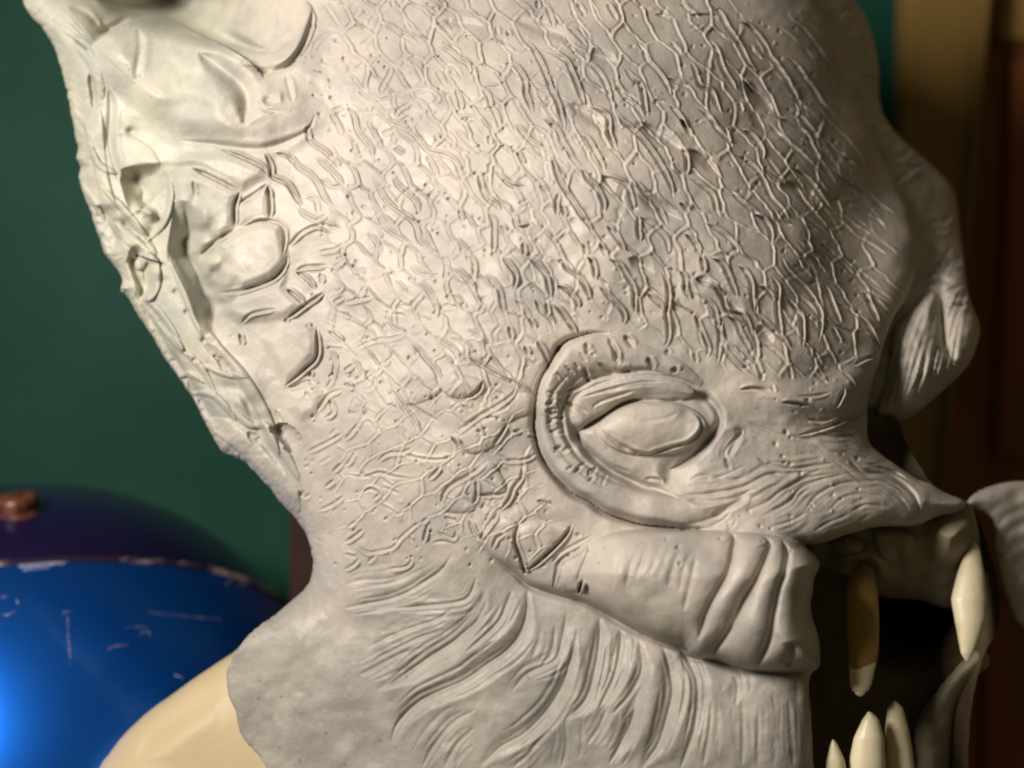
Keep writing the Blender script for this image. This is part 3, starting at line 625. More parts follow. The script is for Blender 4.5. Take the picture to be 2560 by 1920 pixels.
# ---- drawn grooves, traced region by region: (points, strength)
S3, S2, S1 = (3.8, 17, 12.0), (3.6, 12.5, 8.5), (3.4, 7, 4.5)
def lines(T_, txt):
    for ln in txt.strip().split('\n'):
        for part in ln.split(';'):
            part = part.strip()
            if not part: continue
            st = {'a': S3, 'b': S2, 'c': S1}[part[0]]
            v = [float(x) for x in part[1:].replace(',', ' ').split()]
            P_ = T_(*list(zip(v[::2], v[1::2]))); mx = np.mean([q[0] for q in P_])
            k_ = .5 + .5 * float(sstep(1050, 1450, mx)) if 780 < mx < 1500 else 1
            f.stroke(P_, st[0], st[1] * k_, st[2] * (.3 + .7 * k_))
lines(B, """b 300,0 320,50; c 150,200 170,130 230,80 290,60; b 520,10 580,50 600,80; a 600,130 650,180 690,215
b 240,155 300,175 360,220 430,260 480,310; a 600,290 680,335 740,385 790,410 815,470; b 310,420 280,490 240,560 235,610
b 590,450 620,500 645,550; a 715,570 740,640 755,715; b 850,540 920,610 940,670 980,750 1015,860
a 1045,400 1110,440 1160,520 1165,600 1190,670 1215,735; a 1165,255 1210,310 1260,400 1300,490 1330,580 1370,660 1390,730 1415,800 1410,850
a 1290,325 1370,355 1430,400 1470,480 1500,560 1530,630 1550,690; c 1210,520 1260,570 1330,590; b 1540,390 1620,450 1670,520 1700,600 1715,680
b 1735,490 1760,560 1810,630 1880,690 1930,760; a 1800,430 1850,500 1900,540 1920,600 1930,680 1950,760
b 1880,260 1920,320 1950,390 2010,450 2060,520 2110,630; b 1450,180 1500,230 1560,290; a 1580,690 1650,720 1690,760 1700,850 1720,900 1755,975
b 1100,790 1150,860 1210,920 1290,955; b 1270,750 1330,800 1370,840 1400,910 1440,970 1470,1030 1530,1080
a 1530,1080 1560,1150 1620,1210 1660,1290 1675,1370; b 1520,860 1570,900 1610,970 1650,1040 1680,1110
a 1740,700 1790,780 1860,840 1930,910 2000,1010 2060,1110 2100,1200 2120,1280; a 20,690 60,750 80,840 130,910 170,960 185,1020
b 180,680 230,740 300,790 400,840 470,890 540,970 640,1000 710,1040 750,1130 790,1200 860,1300
b 320,950 385,995; b 530,1000 560,1060 600,1140; c 710,830 790,920 850,970; a 865,1100 880,1180 910,1270 980,1320 1005,1365
b 970,1090 1010,1140 1070,1190 1160,1210; b 1110,970 1140,1030 1160,1060; a 1330,990 1350,1060 1370,1130 1420,1220 1470,1300 1520,1380 1570,1450 1600,1510
b 1380,1240 1365,1310 1370,1390; b 1400,1320 1420,1400; a 310,1140 350,1200 420,1260 460,1310 485,1380
a 170,1110 220,1210 270,1300 340,1360 420,1410 460,1460 480,1540 540,1590 620,1646; b 180,1300 220,1380 270,1470 350,1530 450,1580
b 150,1500 200,1560 240,1640; b 930,1370 960,1430 960,1550 960,1640; b 1085,1390 1110,1460 1160,1460 1210,1440; b 710,1530 770,1600 810,1646
b 1650,1130 1760,1160 1820,1200 1850,1300 1870,1370; a 1870,1150 1920,1230 2000,1310 2050,1400 2080,1460; a 1890,1390 1890,1480 1900,1560
b 1890,1390 1960,1430 2020,1480 2070,1540 2090,1640; a 1690,1450 1740,1510 1810,1620; b 1540,1570 1560,1640; b 1640,1560 1690,1646
b 2100,270 2170,350; b 2090,670 2150,740 2212,850; b 1500,20 1550,100; a 1690,20 1730,80 1760,130; b 1120,10 1180,60 1210,110; b 1240,0 1250,60; b 1300,30 1330,120 1350,180
c 80,580 150,620 230,640 290,620; c 200,650 330,620 430,600 560,580; b 330,750 350,700 430,660; c 360,780 440,740; b 580,870 610,900; b 930,870 940,930
c 0,400 60,440 130,400; c 100,290 160,250 220,170; c 380,120 420,190 500,210; c 450,420 500,520 440,570; c 560,580 600,640 540,660; c 120,800 150,740 230,720; c 240,860 330,830
c 640,850 700,900 690,960; c 730,780 800,760 860,790; c 900,700 960,700; c 1030,300 1090,340; b 780,230 820,245; b 980,170 990,230; b 1050,190 1060,240
c 500,1230 560,1210; c 520,1150 600,1200 680,1290 740,1370; b 740,1350 760,1420; c 560,1470 600,1430; b 1010,1450 1040,1490; b 1150,1560 1160,1646; c 1260,1190 1310,1240; c 1120,1310 1180,1290
c 620,420 700,430 760,500; c 900,560 1000,560; c 60,100 110,60; c 2000,90 2100,120; b 2080,500 2212,560; c 1990,640 2060,660""")
lines(C, """b 0,20 60,70 120,120; a 200,20 260,90 300,170 350,240 400,320 440,400 500,470; a 340,130 430,160 490,220 540,290 570,350 620,420 680,510 720,580 760,660 790,740
a 190,260 230,320 260,400 290,470 340,540 360,580; a 680,360 740,420 800,500 850,570 900,650 950,710 1060,790; a 70,390 100,470 130,550 200,590 230,670 270,740
b 110,690 190,760 240,830 300,890 340,960; b 0,760 50,840 80,880; b 400,500 450,570 520,630 600,700; a 400,830 470,880 520,950 530,1030
b 560,780 620,850 700,920 780,990 850,1060 930,1120; b 340,980 420,1030 490,1080 540,1170 590,1270 660,1350 700,1420; b 640,760 740,810 820,850
a 810,860 850,950 900,1030; a 930,900 1000,970 1130,1060; b 560,1090 640,1150 740,1210 800,1290 870,1380 960,1460; a 690,1060 770,1110 840,1170 890,1240 950,1330 1010,1370
b 980,1080 1080,1170 1190,1250 1290,1320 1400,1390; b 60,1140 150,1200 210,1260 230,1340 260,1400; a 470,1380 540,1410 580,1480 590,1570; b 0,1300 60,1360; a 30,1500 90,1560 130,1640
a 10,950 40,1010 40,1130; b 60,960 150,1010 220,1090 270,1150; b 160,1430 250,1480 330,1550 380,1640; b 330,1240 420,1320 520,1390; b 800,1540 850,1620
c 800,60 900,160 1000,280 1050,380; c 760,150 860,270 960,420; c 830,260 930,380 1000,480; c 980,660 1060,720; c 900,730 1000,830 1120,930; c 1020,860 1120,960 1200,1080
c 700,1340 800,1440 900,1500; b 600,1350 640,1420 720,1450; c 1000,1380 1120,1450 1240,1520; c 1080,1330 1200,1380 1330,1460; c 1100,1500 1200,1560 1330,1640; c 900,1560 1000,1646
b 450,290 480,340 530,380; c 60,100 160,100 240,110; c 60,180 150,160; b 290,820 320,930; c 850,1380 900,1300 840,1250; b 380,660 400,720""")
lines(E, """b 640,0 655,60 640,170; a 780,0 830,40 840,130; a 700,80 760,120 810,180 850,240; a 1010,10 1060,60 1100,130 1095,220; a 1180,10 1240,60 1290,120 1310,190 1330,280
a 1390,10 1430,80 1500,130 1550,200 1590,290; a 1570,0 1600,60 1615,150; a 1690,10 1770,60 1820,140 1865,220 1865,300 1870,380; a 1370,190 1440,230 1490,290 1510,345
a 1640,190 1710,270 1780,340 1800,400 1790,440; a 1950,240 2010,290 2060,350; a 2040,100 2075,180 2085,280 2070,370 2085,450 2080,540 2050,590
b 900,110 960,170 1000,240 1020,330 1050,380; b 1230,280 1270,360 1330,410 1350,450; b 1300,300 1310,390; a 1340,310 1400,370 1450,440 1500,510; b 330,160 370,210 400,240
b 480,170 540,230 580,310 600,380; b 690,240 740,290 790,350; b 0,300 100,280 190,260; b 0,400 80,440 150,480 210,530; b 260,380 300,440 350,490
b 410,500 430,560 480,610 530,670 590,740 620,830 640,900; b 570,500 640,560 700,600 740,670; a 790,640 860,690 940,740 1030,790 1120,830 1180,870 1240,910
a 890,810 860,870 790,910; a 1110,830 1080,890 990,960 900,1010 820,1060 740,1130 700,1170; a 700,1170 740,1220 790,1280; a 690,1160 740,1220; a 290,840 340,910 390,1000 450,1070 490,1150
a 1050,1080 1000,1160 960,1220; a 930,1310 880,1360 780,1420 690,1470 640,1530 625,1630; a 1140,1350 1140,1420 1090,1490 1060,1560 1000,1640; a 620,1350 580,1400 540,1440
c 700,1280 620,1310 480,1300 350,1260; b 450,1230 380,1260 280,1270 210,1330; b 850,1430 850,1530 830,1600; b 880,1540 1040,1530; a 0,1180 60,1120 110,1040; b 70,1260 40,1310 10,1350
b 1010,1320 1150,1310 1250,1270; a 1160,580 1190,640; a 1240,540 1290,620 1310,700; b 1060,450 1080,540; b 1190,400 1230,470; c 560,120 600,130; c 60,100 150,80
c 60,600 200,540 300,530 400,500; c 0,560 80,660; b 250,700 290,660; a 0,740 60,700; c 160,760 200,800 170,850 110,860; a 0,820 60,850; c 60,920 40,1000; c 200,1060 230,1130
b 280,950 330,980; b 410,940 500,1000 600,1060; c 720,910 830,980; b 1090,1130 1140,1120; b 1180,1160 1230,1170; c 900,1040 1000,1040; b 760,960 820,990; c 980,560 960,500 1010,440
c 0,1400 120,1420 230,1390 330,1420 460,1430; c 240,1480 360,1530; b 120,1520 170,1500 220,1530 170,1580; b 1240,1570 1330,1600; c 300,370 400,380; c 370,310 420,330; c 500,390 560,420; c 800,470 880,530; c 680,520 760,560 820,600
c 1100,280 1160,340 1200,420; c 640,310 720,330; c 90,140 150,180; c 420,60 480,110 560,120; c 900,300 870,370""")
lines(F, """a 0,90 30,140 30,220 70,290; a 130,0 150,60 150,110; a 200,10 270,50 310,130 340,200 370,270; a 370,60 420,100 455,180 460,260 475,370; a 90,130 140,170 220,200 270,260 300,350 400,380 440,450 470,540
b 90,230 160,280 210,330 230,400 250,500 250,600 240,700; b 90,370 120,440 150,520 180,600 170,660; b 300,380 360,430 390,500 440,590 450,620; b 280,400 260,480 270,580 330,660 400,730 470,780
a 480,360 540,420 600,480 660,540 710,600; b 510,190 570,230 610,290; a 590,130 630,200 620,290 625,370 640,460 660,530; a 680,260 730,330 780,390 785,470 790,590
b 650,0 680,80 740,140 800,200 860,280 900,370 905,470 890,560; b 760,20 780,80 850,130; b 860,0 890,60 940,110; b 930,180 970,270 1000,360 1040,440; a 1180,220 1230,330 1280,430
a 1150,380 1220,460 1270,560 1285,620; b 980,460 1010,520 1040,560; b 1120,700 1190,660 1250,650; c 470,640 500,700 530,780; c 950,600 1000,700; c 860,620 910,700; c 1000,300 1100,360 1150,400
c 540,560 640,640 700,720; c 90,620 110,690; b 380,860 480,850 600,870; c 590,830 610,880; b 650,940 740,950 830,960; a 1060,850 1040,900 1000,980; c 740,900 850,900 970,880
b 1180,980 1090,1040 990,1085 870,1125 750,1160; a 1240,960 1150,1030 1060,1075; c 820,1050 900,1060 1000,1040; c 700,700 720,800; c 860,760 950,820; c 1040,740 1100,800 1120,860; c 460,460 500,600""")
lines(A, """a 1420,960 1560,1012 1680,1072 1722,1130; a 1230,1078 1380,1150 1540,1232; a 1540,1232 1510,1330 1510,1470; b 1540,1300 1640,1240 1725,1180; a 1720,1190 1733,1300 1735,1410
a 1510,1470 1400,1542 1290,1640; a 1700,970 1740,1070 1750,1140 1850,1190 1910,1290 1940,1330; a 1870,980 1910,1070 1990,1130 2040,1190 2080,1270 2150,1340
a 1960,860 2000,920 2090,980 2150,1050; a 2030,1010 2120,1100 2212,1200; b 2120,720 2170,810 2200,880; a 1910,1330 1960,1390 2100,1450 2200,1480; b 1560,1460 1680,1420 1800,1440 1830,1520 1820,1646
b 1770,980 1850,1010 1900,1060; b 2000,900 1970,840 2000,800; b 2060,1150 2130,1200 2200,1190; b 2130,1000 2180,1080; c 1240,1160 1260,1260; c 1960,1270 2030,1290 2040,1380; b 1850,1590 1930,1500 2050,1450 2150,1500
b 2040,1620 2150,1600 2212,1560; c 2080,20 2130,90 2180,170; c 1990,150 2020,190; c 2000,340 2040,260 2110,210 2200,190; c 2120,720 2212,680; b 2030,1420 2100,1380""")
lines(D, """a 1400,240 1550,222 1750,150 1835,60 1850,0; b 1550,440 1620,370 1780,340; a 1840,210 1900,260 1960,310; a 1900,100 1970,150 2030,220; a 1840,410 1960,320 2090,230; a 2035,450 2040,640 1960,730 1830,840
a 2120,590 2150,680 2130,800 2090,860; a 2212,860 2120,890 2060,960 2040,1010; a 2110,900 2140,1000 2080,1050; b 1850,850 2000,800; a 2110,480 2212,560; b 2140,1390 2200,1330; a 2090,1490 2150,1440
b 1960,1270 2100,1200 2212,1140; b 1900,100 1960,70 2110,60; a 2060,110 2070,180; b 1990,740 2000,780; b 1560,580 1540,500; b 1840,400 1840,430; b 1970,440 1990,460; c 2100,590 2212,600; b 2000,860 2080,850
c 1770,990 1810,1060; b 2140,300 2212,260; c 2120,1160 2160,1110; b 2050,1640 2150,1590 2212,1540; c 1950,1560 2000,1530; c 2050,1340 2130,1290""")
lines(H, """a 0,200 60,160 130,110; b 60,210 150,260 210,260 310,230 360,170 440,100 520,50; b 210,270 150,330; b 440,290 400,350 280,370; a 540,80 520,150 510,200; b 590,130 700,170 720,110; a 800,50 830,130 870,180
a 990,0 960,50 900,130 875,180; a 1040,140 980,170 955,240; a 1120,80 1100,180 1130,280 1170,390; a 1470,70 1420,150 1340,240 1250,320 1180,380; b 1580,200 1480,260 1390,310 1360,400 1345,500
a 1530,440 1510,520; a 1535,430 1510,525; c 420,160 440,190; c 330,20 380,0; c 560,200 640,190 710,200; a 500,70 540,40; b 640,30 720,60; a 1150,350 1170,400; b 0,380 60,340 100,300; c 20,100 80,60; c 0,270 80,290
c 1600,150 1500,200 1400,260 1330,340""")
sub = f.win(700, -200, 2300, 1500); Us, Vs = f.U[sub], f.V[sub]
scaly = poly_sd(Us, Vs, [(820, -200), (1650, -200), (1880, 30), (2060, 200), (2170, 420), (2240, 640), (2190, 880), (2080, 960), (1800, 940), (1560, 830), (1420, 830), (1350, 980), (1380, 1230), (1480, 1400), (1250, 1420), (1000, 1320), (830, 1400), (800, 1250), (850, 1000), (800, 800), (800, 400), (860, 250)])
m = sstep(0, 70, scaly)
wr = sstep(1250, 1450, Us + .25 * (Vs - 500)) * (1 - sstep(750, 900, Vs) * (Us < 1500))
wl = sstep(930, 1060, Vs) * (1 - wr); wm = np.clip(1 - wr - wl, 0, 1)
vor = wr * (9.0 * cords(Us, Vs, 58, 118, 50, 5, .085)) + wm * (8.0 * cords(Us, Vs, 52, 92, 48, 6, .09)) + wl * (6.2 * cords(Us, Vs, -32, 92, 46, 7, .09))
f.h[sub] += (1 - .6 * f.occ[sub]) * m * vor * (.75 + .45 * noise(Us, Vs, 45, 12))

# soft neck folds
def folds(T_, rows):
    for w_, d_, pts in rows:
        f.stroke(T_(*pts), w_ * .58, d_ * .55, d_ * .10, .2, True, .6); f.stroke(T_(*pts), w_ * 1.6, d_ * .30, d_ * .18, .2, True, .6)
        q = spline(T_(*pts), 10)
        if len(q) < 6: continue
        tn = np.gradient(q, axis=0); tn /= np.linalg.norm(tn, axis=1, keepdims=True) + 1e-9; nn = np.stack([tn[:, 1], -tn[:, 0]], 1)
        for off in (rng.uniform(11, 18), -rng.uniform(11, 18), rng.uniform(23, 34), -rng.uniform(23, 34)):       # finer creases that follow each fold
            a = rng.uniform(0, .22); b = rng.uniform(.75, 1); i0_, i1_ = int(a * len(q)), max(int(b * len(q)), int(a * len(q)) + 4)
            qq = (q + nn * (off * (1 + .25 * np.sin(np.linspace(0, 3, len(q)) + off)))[:, None])[i0_:i1_:2]
            if len(qq) > 2: f.stroke(qq, rng.uniform(4.2, 7), d_ * rng.uniform(.20, .36), d_ * .06, .3, True, .3)
folds(H, [(8, 6, ((0, 470), (120, 435), (260, 430), (380, 400), (480, 330))), (8, 13, ((0, 620), (150, 590), (300, 560), (420, 510), (520, 450), (620, 380), (690, 280))), (7, 11, ((300, 620), (500, 605), (700, 585), (800, 545), (850, 420))),
 (7, 8, ((150, 870), (300, 800), (450, 740), (600, 690), (720, 600))), (7, 8, ((200, 940), (350, 870), (500, 800), (640, 755))), (8, 14, ((250, 1150), (400, 1040), (550, 930), (700, 840), (820, 740), (890, 640), (925, 540))),
 (9, 17, ((300, 1480), (350, 1350), (480, 1220), (620, 1150), (780, 1080), (920, 980), (1050, 890), (1140, 770), (1180, 640), (1182, 500))), (9, 12, ((780, 900), (900, 800), (1000, 700), (1050, 590), (1080, 500))),
 (10, 12, ((880, 1640), (1000, 1520), (1150, 1430), (1300, 1290), (1390, 1150), (1430, 1050), (1475, 900), (1480, 820))), (10, 10, ((500, 1646), (580, 1500), (700, 1350), (850, 1270))), (9, 11, ((1080, 1150), (1180, 1040), (1350, 960), (1400, 850), (1430, 650))),
 (11, 13, ((1440, 1330), (1560, 1200), (1620, 1000), (1650, 800), (1640, 680))), (11, 12, ((1640, 1260), (1740, 1050), (1785, 850), (1770, 760))), (11, 11, ((1730, 1300), (1850, 1150), (1920, 1000), (1900, 830))), (11, 16, ((1920, 1646), (2020, 1500), (2070, 1350), (2110, 1150), (2090, 1000), (2050, 870))),
 (11, 11, ((1700, 1620), (1790, 1480), (1850, 1350), (1880, 1200))), (10, 8, ((640, 1646), (720, 1500), (840, 1380))), (10, 8, ((1080, 1646), (1180, 1560), (1300, 1420))), (10, 8, ((1400, 1646), (1430, 1500), (1430, 1350), (1480, 1250))),
 (8, 7, ((100, 1050), (200, 1000), (330, 930), (480, 870))), (9, 7, ((1270, 1000), (1340, 880), (1360, 720))), (9, 6, ((1560, 1500), (1640, 1380), (1700, 1240)))])
folds(I, [(12, 14, ((-60, 820), (0, 880), (60, 970), (108, 1080), (115, 1220), (90, 1400), (40, 1560), (0, 1660))), (10, 7, ((200, 1200), (190, 1400), (150, 1640))), (10, 6, ((400, 1200), (405, 1400), (400, 1640))), (12, 5, ((600, 1150), (620, 1400), (600, 1640))), (10, 6, ((330, 1050), (370, 1100), (360, 1250))), (10, 5, ((500, 1300), (500, 1640))), (12, 6, ((700, 1200), (730, 1646)))])
for pts in (((860, 1640), (1000, 1500), (1300, 1290), (1430, 1050), (1480, 820)), ((1440, 1330), (1560, 1200), (1620, 1000), (1640, 680)), ((1640, 1300), (1740, 1050), (1780, 760)), ((1900, 1660), (2060, 1350), (2100, 1000), (2040, 860)), ((300, 1500), (480, 1220), (920, 980), (1140, 770), (1182, 500)), ((200, 1150), (700, 840), (925, 500)), ((1740, 1620), (1880, 1200), (1900, 830))):
    f.stroke(H(*pts), 24, 13, 5, .3, True, 1)
# long flowing wrinkles of the snout
folds(F, [(6, 10, ((490, 1280), (560, 1340), (700, 1365), (850, 1350), (1000, 1330))), (7, 12, ((0, 1540), (200, 1525), (400, 1485), (560, 1410), (700, 1395), (860, 1380))), (6, 9, ((420, 1640), (560, 1580), (640, 1520), (760, 1450), (880, 1415), (1000, 1400))),
 (6, 9, ((560, 1646), (690, 1590), (770, 1500), (900, 1440), (1060, 1410))), (9, 22, ((1080, 1310), (1180, 1390), (1300, 1400), (1400, 1440), (1500, 1530), (1550, 1640))), (7, 14, ((1000, 1250), (1150, 1330), (1330, 1370), (1450, 1430))),
 (6, 8, ((800, 1646), (860, 1560), (960, 1490), (1100, 1450), (1220, 1470))), (7, 8, ((950, 1646), (1040, 1560), (1160, 1530), (1300, 1560))), (6, 8, ((1100, 1646), (1200, 1600), (1340, 1620))), (6, 8, ((350, 1110), (400, 1130), (330, 1200), (290, 1280), (330, 1400))),
 (5, 6, ((100, 1440), (250, 1420), (420, 1350))), (7, 8, ((430, 1060), (600, 1140), (760, 1170), (900, 1190))), (6, 6, ((900, 1130), (1000, 1170), (1130, 1230))), (8, 14, ((860, 1120), (980, 1160), (1100, 1160), (1180, 1200))), (6, 6, ((1330, 1500), (1420, 1560), (1480, 1640)))])
folds(I, [(6, 8, ((330, 0), (260, 60), (180, 100))), (6, 7, ((820, 0), (700, 60), (560, 100))), (6, 6, ((1100, 10), (950, 70), (850, 130)))])
# broad valleys between rows of forehead scales
for T_, w_, d_, pts in [(B, 11, 12, ((680, 140), (800, 155), (900, 160))), (B, 13, 20, ((1080, 120), (1200, 160), (1400, 230), (1480, 330))), (B, 14, 20, ((1560, 330), (1660, 370), (1780, 395))), (B, 15, 26, ((1440, 665), (1530, 720), (1620, 780), (1670, 850))),
 (B, 13, 28, ((1880, 790), (1990, 850), (2100, 920), (2212, 1000))), (B, 12, 18, ((1660, 1120), (1740, 1240))), (B, 12, 18, ((1890, 1250), (2060, 1360), (2180, 1420))), (C, 14, 24, ((400, 520), (500, 610), (600, 720))), (C, 12, 24, ((60, 960), (150, 1040), (240, 1130))),
 (C, 14, 14, ((440, 720), (540, 820), (700, 860))), (C, 13, 18, ((640, 1180), (800, 1240), (900, 1340))), (F, 12, 24, ((230, 200), (330, 300), (420, 400))), (F, 12, 18, ((100, 140), (200, 180))), (F, 12, 14, ((500, 440), (600, 560))), (E, 13, 20, ((1830, 10), (1900, 60), (1990, 110)))]:
    f.stroke(T_(*pts), w_, d_, 2, .3, True, 2)
for k in range(520):                                  # little pits
    x = rng.uniform(760, 2150); y = rng.uniform(0, 1420)
    if ((x - 1600) / 330) ** 2 + ((y - 1080) / 260) ** 2 < 1: continue
    r = rng.uniform(2.2, 4.6); f.bump(x, y, r, r * rng.uniform(.7, 1.5), -rng.uniform(4, 11), rng.uniform(0, 180))
for k in range(260):                                  # crumbs of clay
    x = rng.uniform(800, 2150); y = rng.uniform(0, 1300)
    if ((x - 1600) / 330) ** 2 + ((y - 1080) / 260) ** 2 < 1: continue
    r = rng.uniform(2.5, 5); f.bump(x, y, r, r, rng.uniform(2, 5))
# hair-fine brushed lines on the turning of the brow
for k in range(70):
    x = rng.uniform(1900, 2220); y = rng.uniform(30, 760)
    if x - 2040 > (y - 30) * .36: continue
    a = math.radians(rng.uniform(30, 52)); L = rng.uniform(50, 130)
    f.stroke([(x, y), (x + L * .5 * math.cos(a), y + L * .5 * math.sin(a) + 4), (x + L * math.cos(a + .1), y + L * math.sin(a + .1))], 3.5, 4, 3)
f.h += .45 * noise(f.U, f.V, 12, 21) + 1.6 * noise(f.U, f.V, 26, 22)

# ---- which part each patch belongs to
lab = np.zeros(f.h.shape, int); names = {0: 'face_skin'}; mats = {0: M['clay']}
def region(i, pts, name, mat=None, thr=0, smooth=True):
    w, d = f.sd_local(pts, 4, smooth); lab[w][d > thr] = 0
    L = lab[w]; L[d > thr] = i; lab[w] = L; names[i] = name; mats[i] = mat or M['clay']
region(1, left + [(640, 2050), (900, 2260), (1500, 2300), (2040, 2250), (2034, 1920)] + I((845, 1400), (832, 1150), (838, 1040)) + lipline[::-1] + H((700, 260), (400, 380), (150, 400)) + G((2212, 420), (2060, 330)) + D((2060, 1646), (1990, 1480), (1900, 1400), (1760, 1180), (1660, 960), (1560, 790), (1400, 610), (1270, 430), (1180, 230), (1080, 0)) + A((1090, 1400), (1060, 1060), (1130, 900), (930, 740), (760, 560), (610, 330)) + A((700, 200), (600, 60), (560, -300)), 'neck_skin', M['clay'], smooth=False)
region(2, ear, 'ear', M['clay']); region(3, roll, 'upper_lip'); region(4, eyeball, 'eyeball')
for i, p in enumerate(plates): region(10 + i, p, 'nape_plate', M['clay'])
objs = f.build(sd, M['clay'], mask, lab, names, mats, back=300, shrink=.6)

# ------------------------------------------------------------------ far side of the forehead
def layer(x0, y0, x1, y1, step):
    return Field(np.arange(x0, x1, step), np.arange(y0, y1, step))
g = layer(1940, -300, 2520, 1260, 4.0)
far = [(1960, -280), (2060, -120), (2120, -20), (2167, 50), (2194, 155), (2203, 272), (2256, 350), (2322, 408), (2384, 480), (2402, 600), (2422, 737), (2450, 815), (2440, 870), (2419, 915), (2369, 966), (2283, 1038), (2240, 1052), (2150, 1060), (2080, 1000), (2120, 800), (2140, 600), (2050, 350), (1980, 100)]
sg = g.sd(far); g.h += -430 - .12 * (g.V - 400) * (g.V < 400) * -1
g.h += np.interp(g.V, [-300, 200, 500, 800, 900, 1200], [-220, -140, -90, 40, 90, 60])
g.h -= (.4 + 1.6 * (1 - sstep(560, 760, g.V))) * np.clip(g.U - 2020 - .36 * (g.V - 100).clip(0), 0, 400)
R = 60; t = np.clip(sg / R, 0, 1); g.h -= R * (1 - np.sqrt(np.clip(1 - (1 - t) ** 2, 0, 1)))
lobe = F((1640, 230), (1500, 330), (1370, 480), (1350, 640), (1320, 820), (1260, 1030), (1440, 1050), (1560, 1000), (1700, 840), (1800, 730), (1700, 600), (1680, 400))
g.pillow(lobe, 70, 60); g.bump(*F((1500, 700))[0], 60, 120, 30, 20)
g.pillow(F((1700, 100), (1830, 60), (1900, 300), (1930, 480), (1870, 660), (1760, 700), (1700, 500)), 40, 40)
for k in range(46):
    x = 2140 + rng.uniform(-50, 60); y = rng.uniform(-60, 760); x += max(0, y - 250) * .42
    g.stroke([(x, y), (x + 30, y + rng.uniform(-30, 10)), (x + 64, y + rng.uniform(-50, 20))], 6, 16, 12, .25)
for k in range(22):
    x = 2225 + k * 8; g.stroke([(x - 30 + rng.normal(0, 6), 1040 - k * 4), (x + 10, 900 - k * 6), (x + 60, 760 - k * 4)], 5, 9, 5, .2)
g.h += 8 * noise(g.U, g.V, 40, 31) + 3 * noise(g.U, g.V, 14, 32)
g.build(sg, M['clay'], mask, back=200, name='far_brow')
g = layer(2120, 1000, 2360, 1260, 4.0)
sk = [(2140, 1030), (2200, 1040), (2243, 1050), (2266, 1108), (2318, 1196), (2330, 1215), (2260, 1225), (2150, 1140)]
sg = g.sd(sk); g.h += -300 - 60 * np.exp(-((g.U - 2210) ** 2 + (g.V - 1120) ** 2) / 60 ** 2); g.h += 5 * noise(g.U, g.V, 25, 44)
g.build(sg, M['lining'], mask, back=60, name='bridge_shade_sheet')  # dark sheet coloured as the shade beyond the nose bridge

# far cheek beyond the mouth
g = layer(2380, 1150, 2860, 1680, 4.0)
chk = [(2418, 1262), (2438, 1232), (2490, 1212), (2560, 1203), (2680, 1220), (2800, 1400), (2720, 1560), (2600, 1590), (2550, 1560), (2530, 1530), (2508, 1474), (2482, 1377), (2482, 1300)]
sg = g.sd(chk); g.h += -380 - .8 * (g.U - 2450); R = 55; t = np.clip(sg / R, 0, 1); g.h -= R * (1 - np.sqrt(np.clip(1 - (1 - t) ** 2, 0, 1)))
for k in range(8): g.stroke([(2450 + k * 14 + rng.uniform(0, 12), 1300 + k * 38 + rng.uniform(-9, 9)), (2520 + k * 8, 1245 + k * 38), (2640, 1215 + k * 40)], rng.uniform(9, 15), rng.uniform(3, 8), 2, .35)
g.h += 6 * noise(g.U, g.V, 30, 33); g.build(sg, M['clay'], mask, back=160, name='far_cheek')

# mouth: gums, lining, far lower lip
g = layer(1900, 1180, 2560, 2200, 4.0)
mo = [(1930, 1250), (2150, 1230), (2380, 1240), (2440, 1290), (2480, 1400), (2500, 1500), (2490, 1580), (2458, 1640), (2430, 1760), (2420, 1900), (2430, 2100), (2300, 2180), (1950, 2180)]
sg = g.sd(mo); g.h += -470
g.h += 120 * np.exp(-np.clip(sg, 0, None) / 60.)
g.bump(2260, 1530, 90, 90, -420); g.bump(2300, 1500, 60, 60, -300)
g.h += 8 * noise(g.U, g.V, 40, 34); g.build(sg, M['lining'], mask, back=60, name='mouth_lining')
g = layer(1980, 1220, 2500, 1560, 4.0)
gm = [(2000, 1300), (2200, 1260), (2400, 1250), (2440, 1300), (2450, 1400), (2420, 1480), (2370, 1520), (2300, 1500), (2200, 1490), (2120, 1440), (2060, 1420), (2010, 1400)]
sg = g.sd(gm); g.h += -260; R = 70; t = np.clip(sg / R, 0, 1); g.h -= R * (1 - np.sqrt(np.clip(1 - (1 - t) ** 2, 0, 1)))
g.pillow(I((950, 200), (1060, 150), (1170, 190), (1160, 250), (1040, 260)), 70, 30); g.pillow(I((1240, 130), (1400, 110), (1520, 150), (1500, 300), (1330, 320)), 40, 40)
g.pillow(I((1600, 80), (1720, 30), (1850, 60), (1880, 180), (1820, 300), (1720, 360), (1620, 260)), 80, 60, pad=30, soft=True)
g.h -= .7 * np.clip(g.V - 1340, 0, 400)
g.pillow(I((1000, 250), (1180, 200), (1330, 260), (1350, 400), (1280, 440), (1180, 350), (1090, 400), (1020, 440), (980, 350)), 90, 46, pad=30, soft=True)
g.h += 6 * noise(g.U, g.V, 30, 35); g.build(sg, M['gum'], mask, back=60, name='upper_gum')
g = layer(2180, 1560, 2520, 2200, 4.0)
ll = I((1960, 880), (1990, 980), (1900, 1060), (1810, 1160), (1750, 1350), (1730, 1646)) + [(2370, 2150), (2260, 2160), (2250, 2000)] + I((1520, 1646), (1500, 1400), (1560, 1250), (1680, 1100), (1800, 960), (1900, 880))
sg = g.sd(ll); g.h += -350; R = 60; t = np.clip(sg / R, 0, 1); g.h -= R * (1 - np.sqrt(np.clip(1 - (1 - t) ** 2, 0, 1)))
g.h += 5 * noise(g.U, g.V, 30, 36); g.build(sg, M['gum'], mask, back=140, name='far_lower_lip')

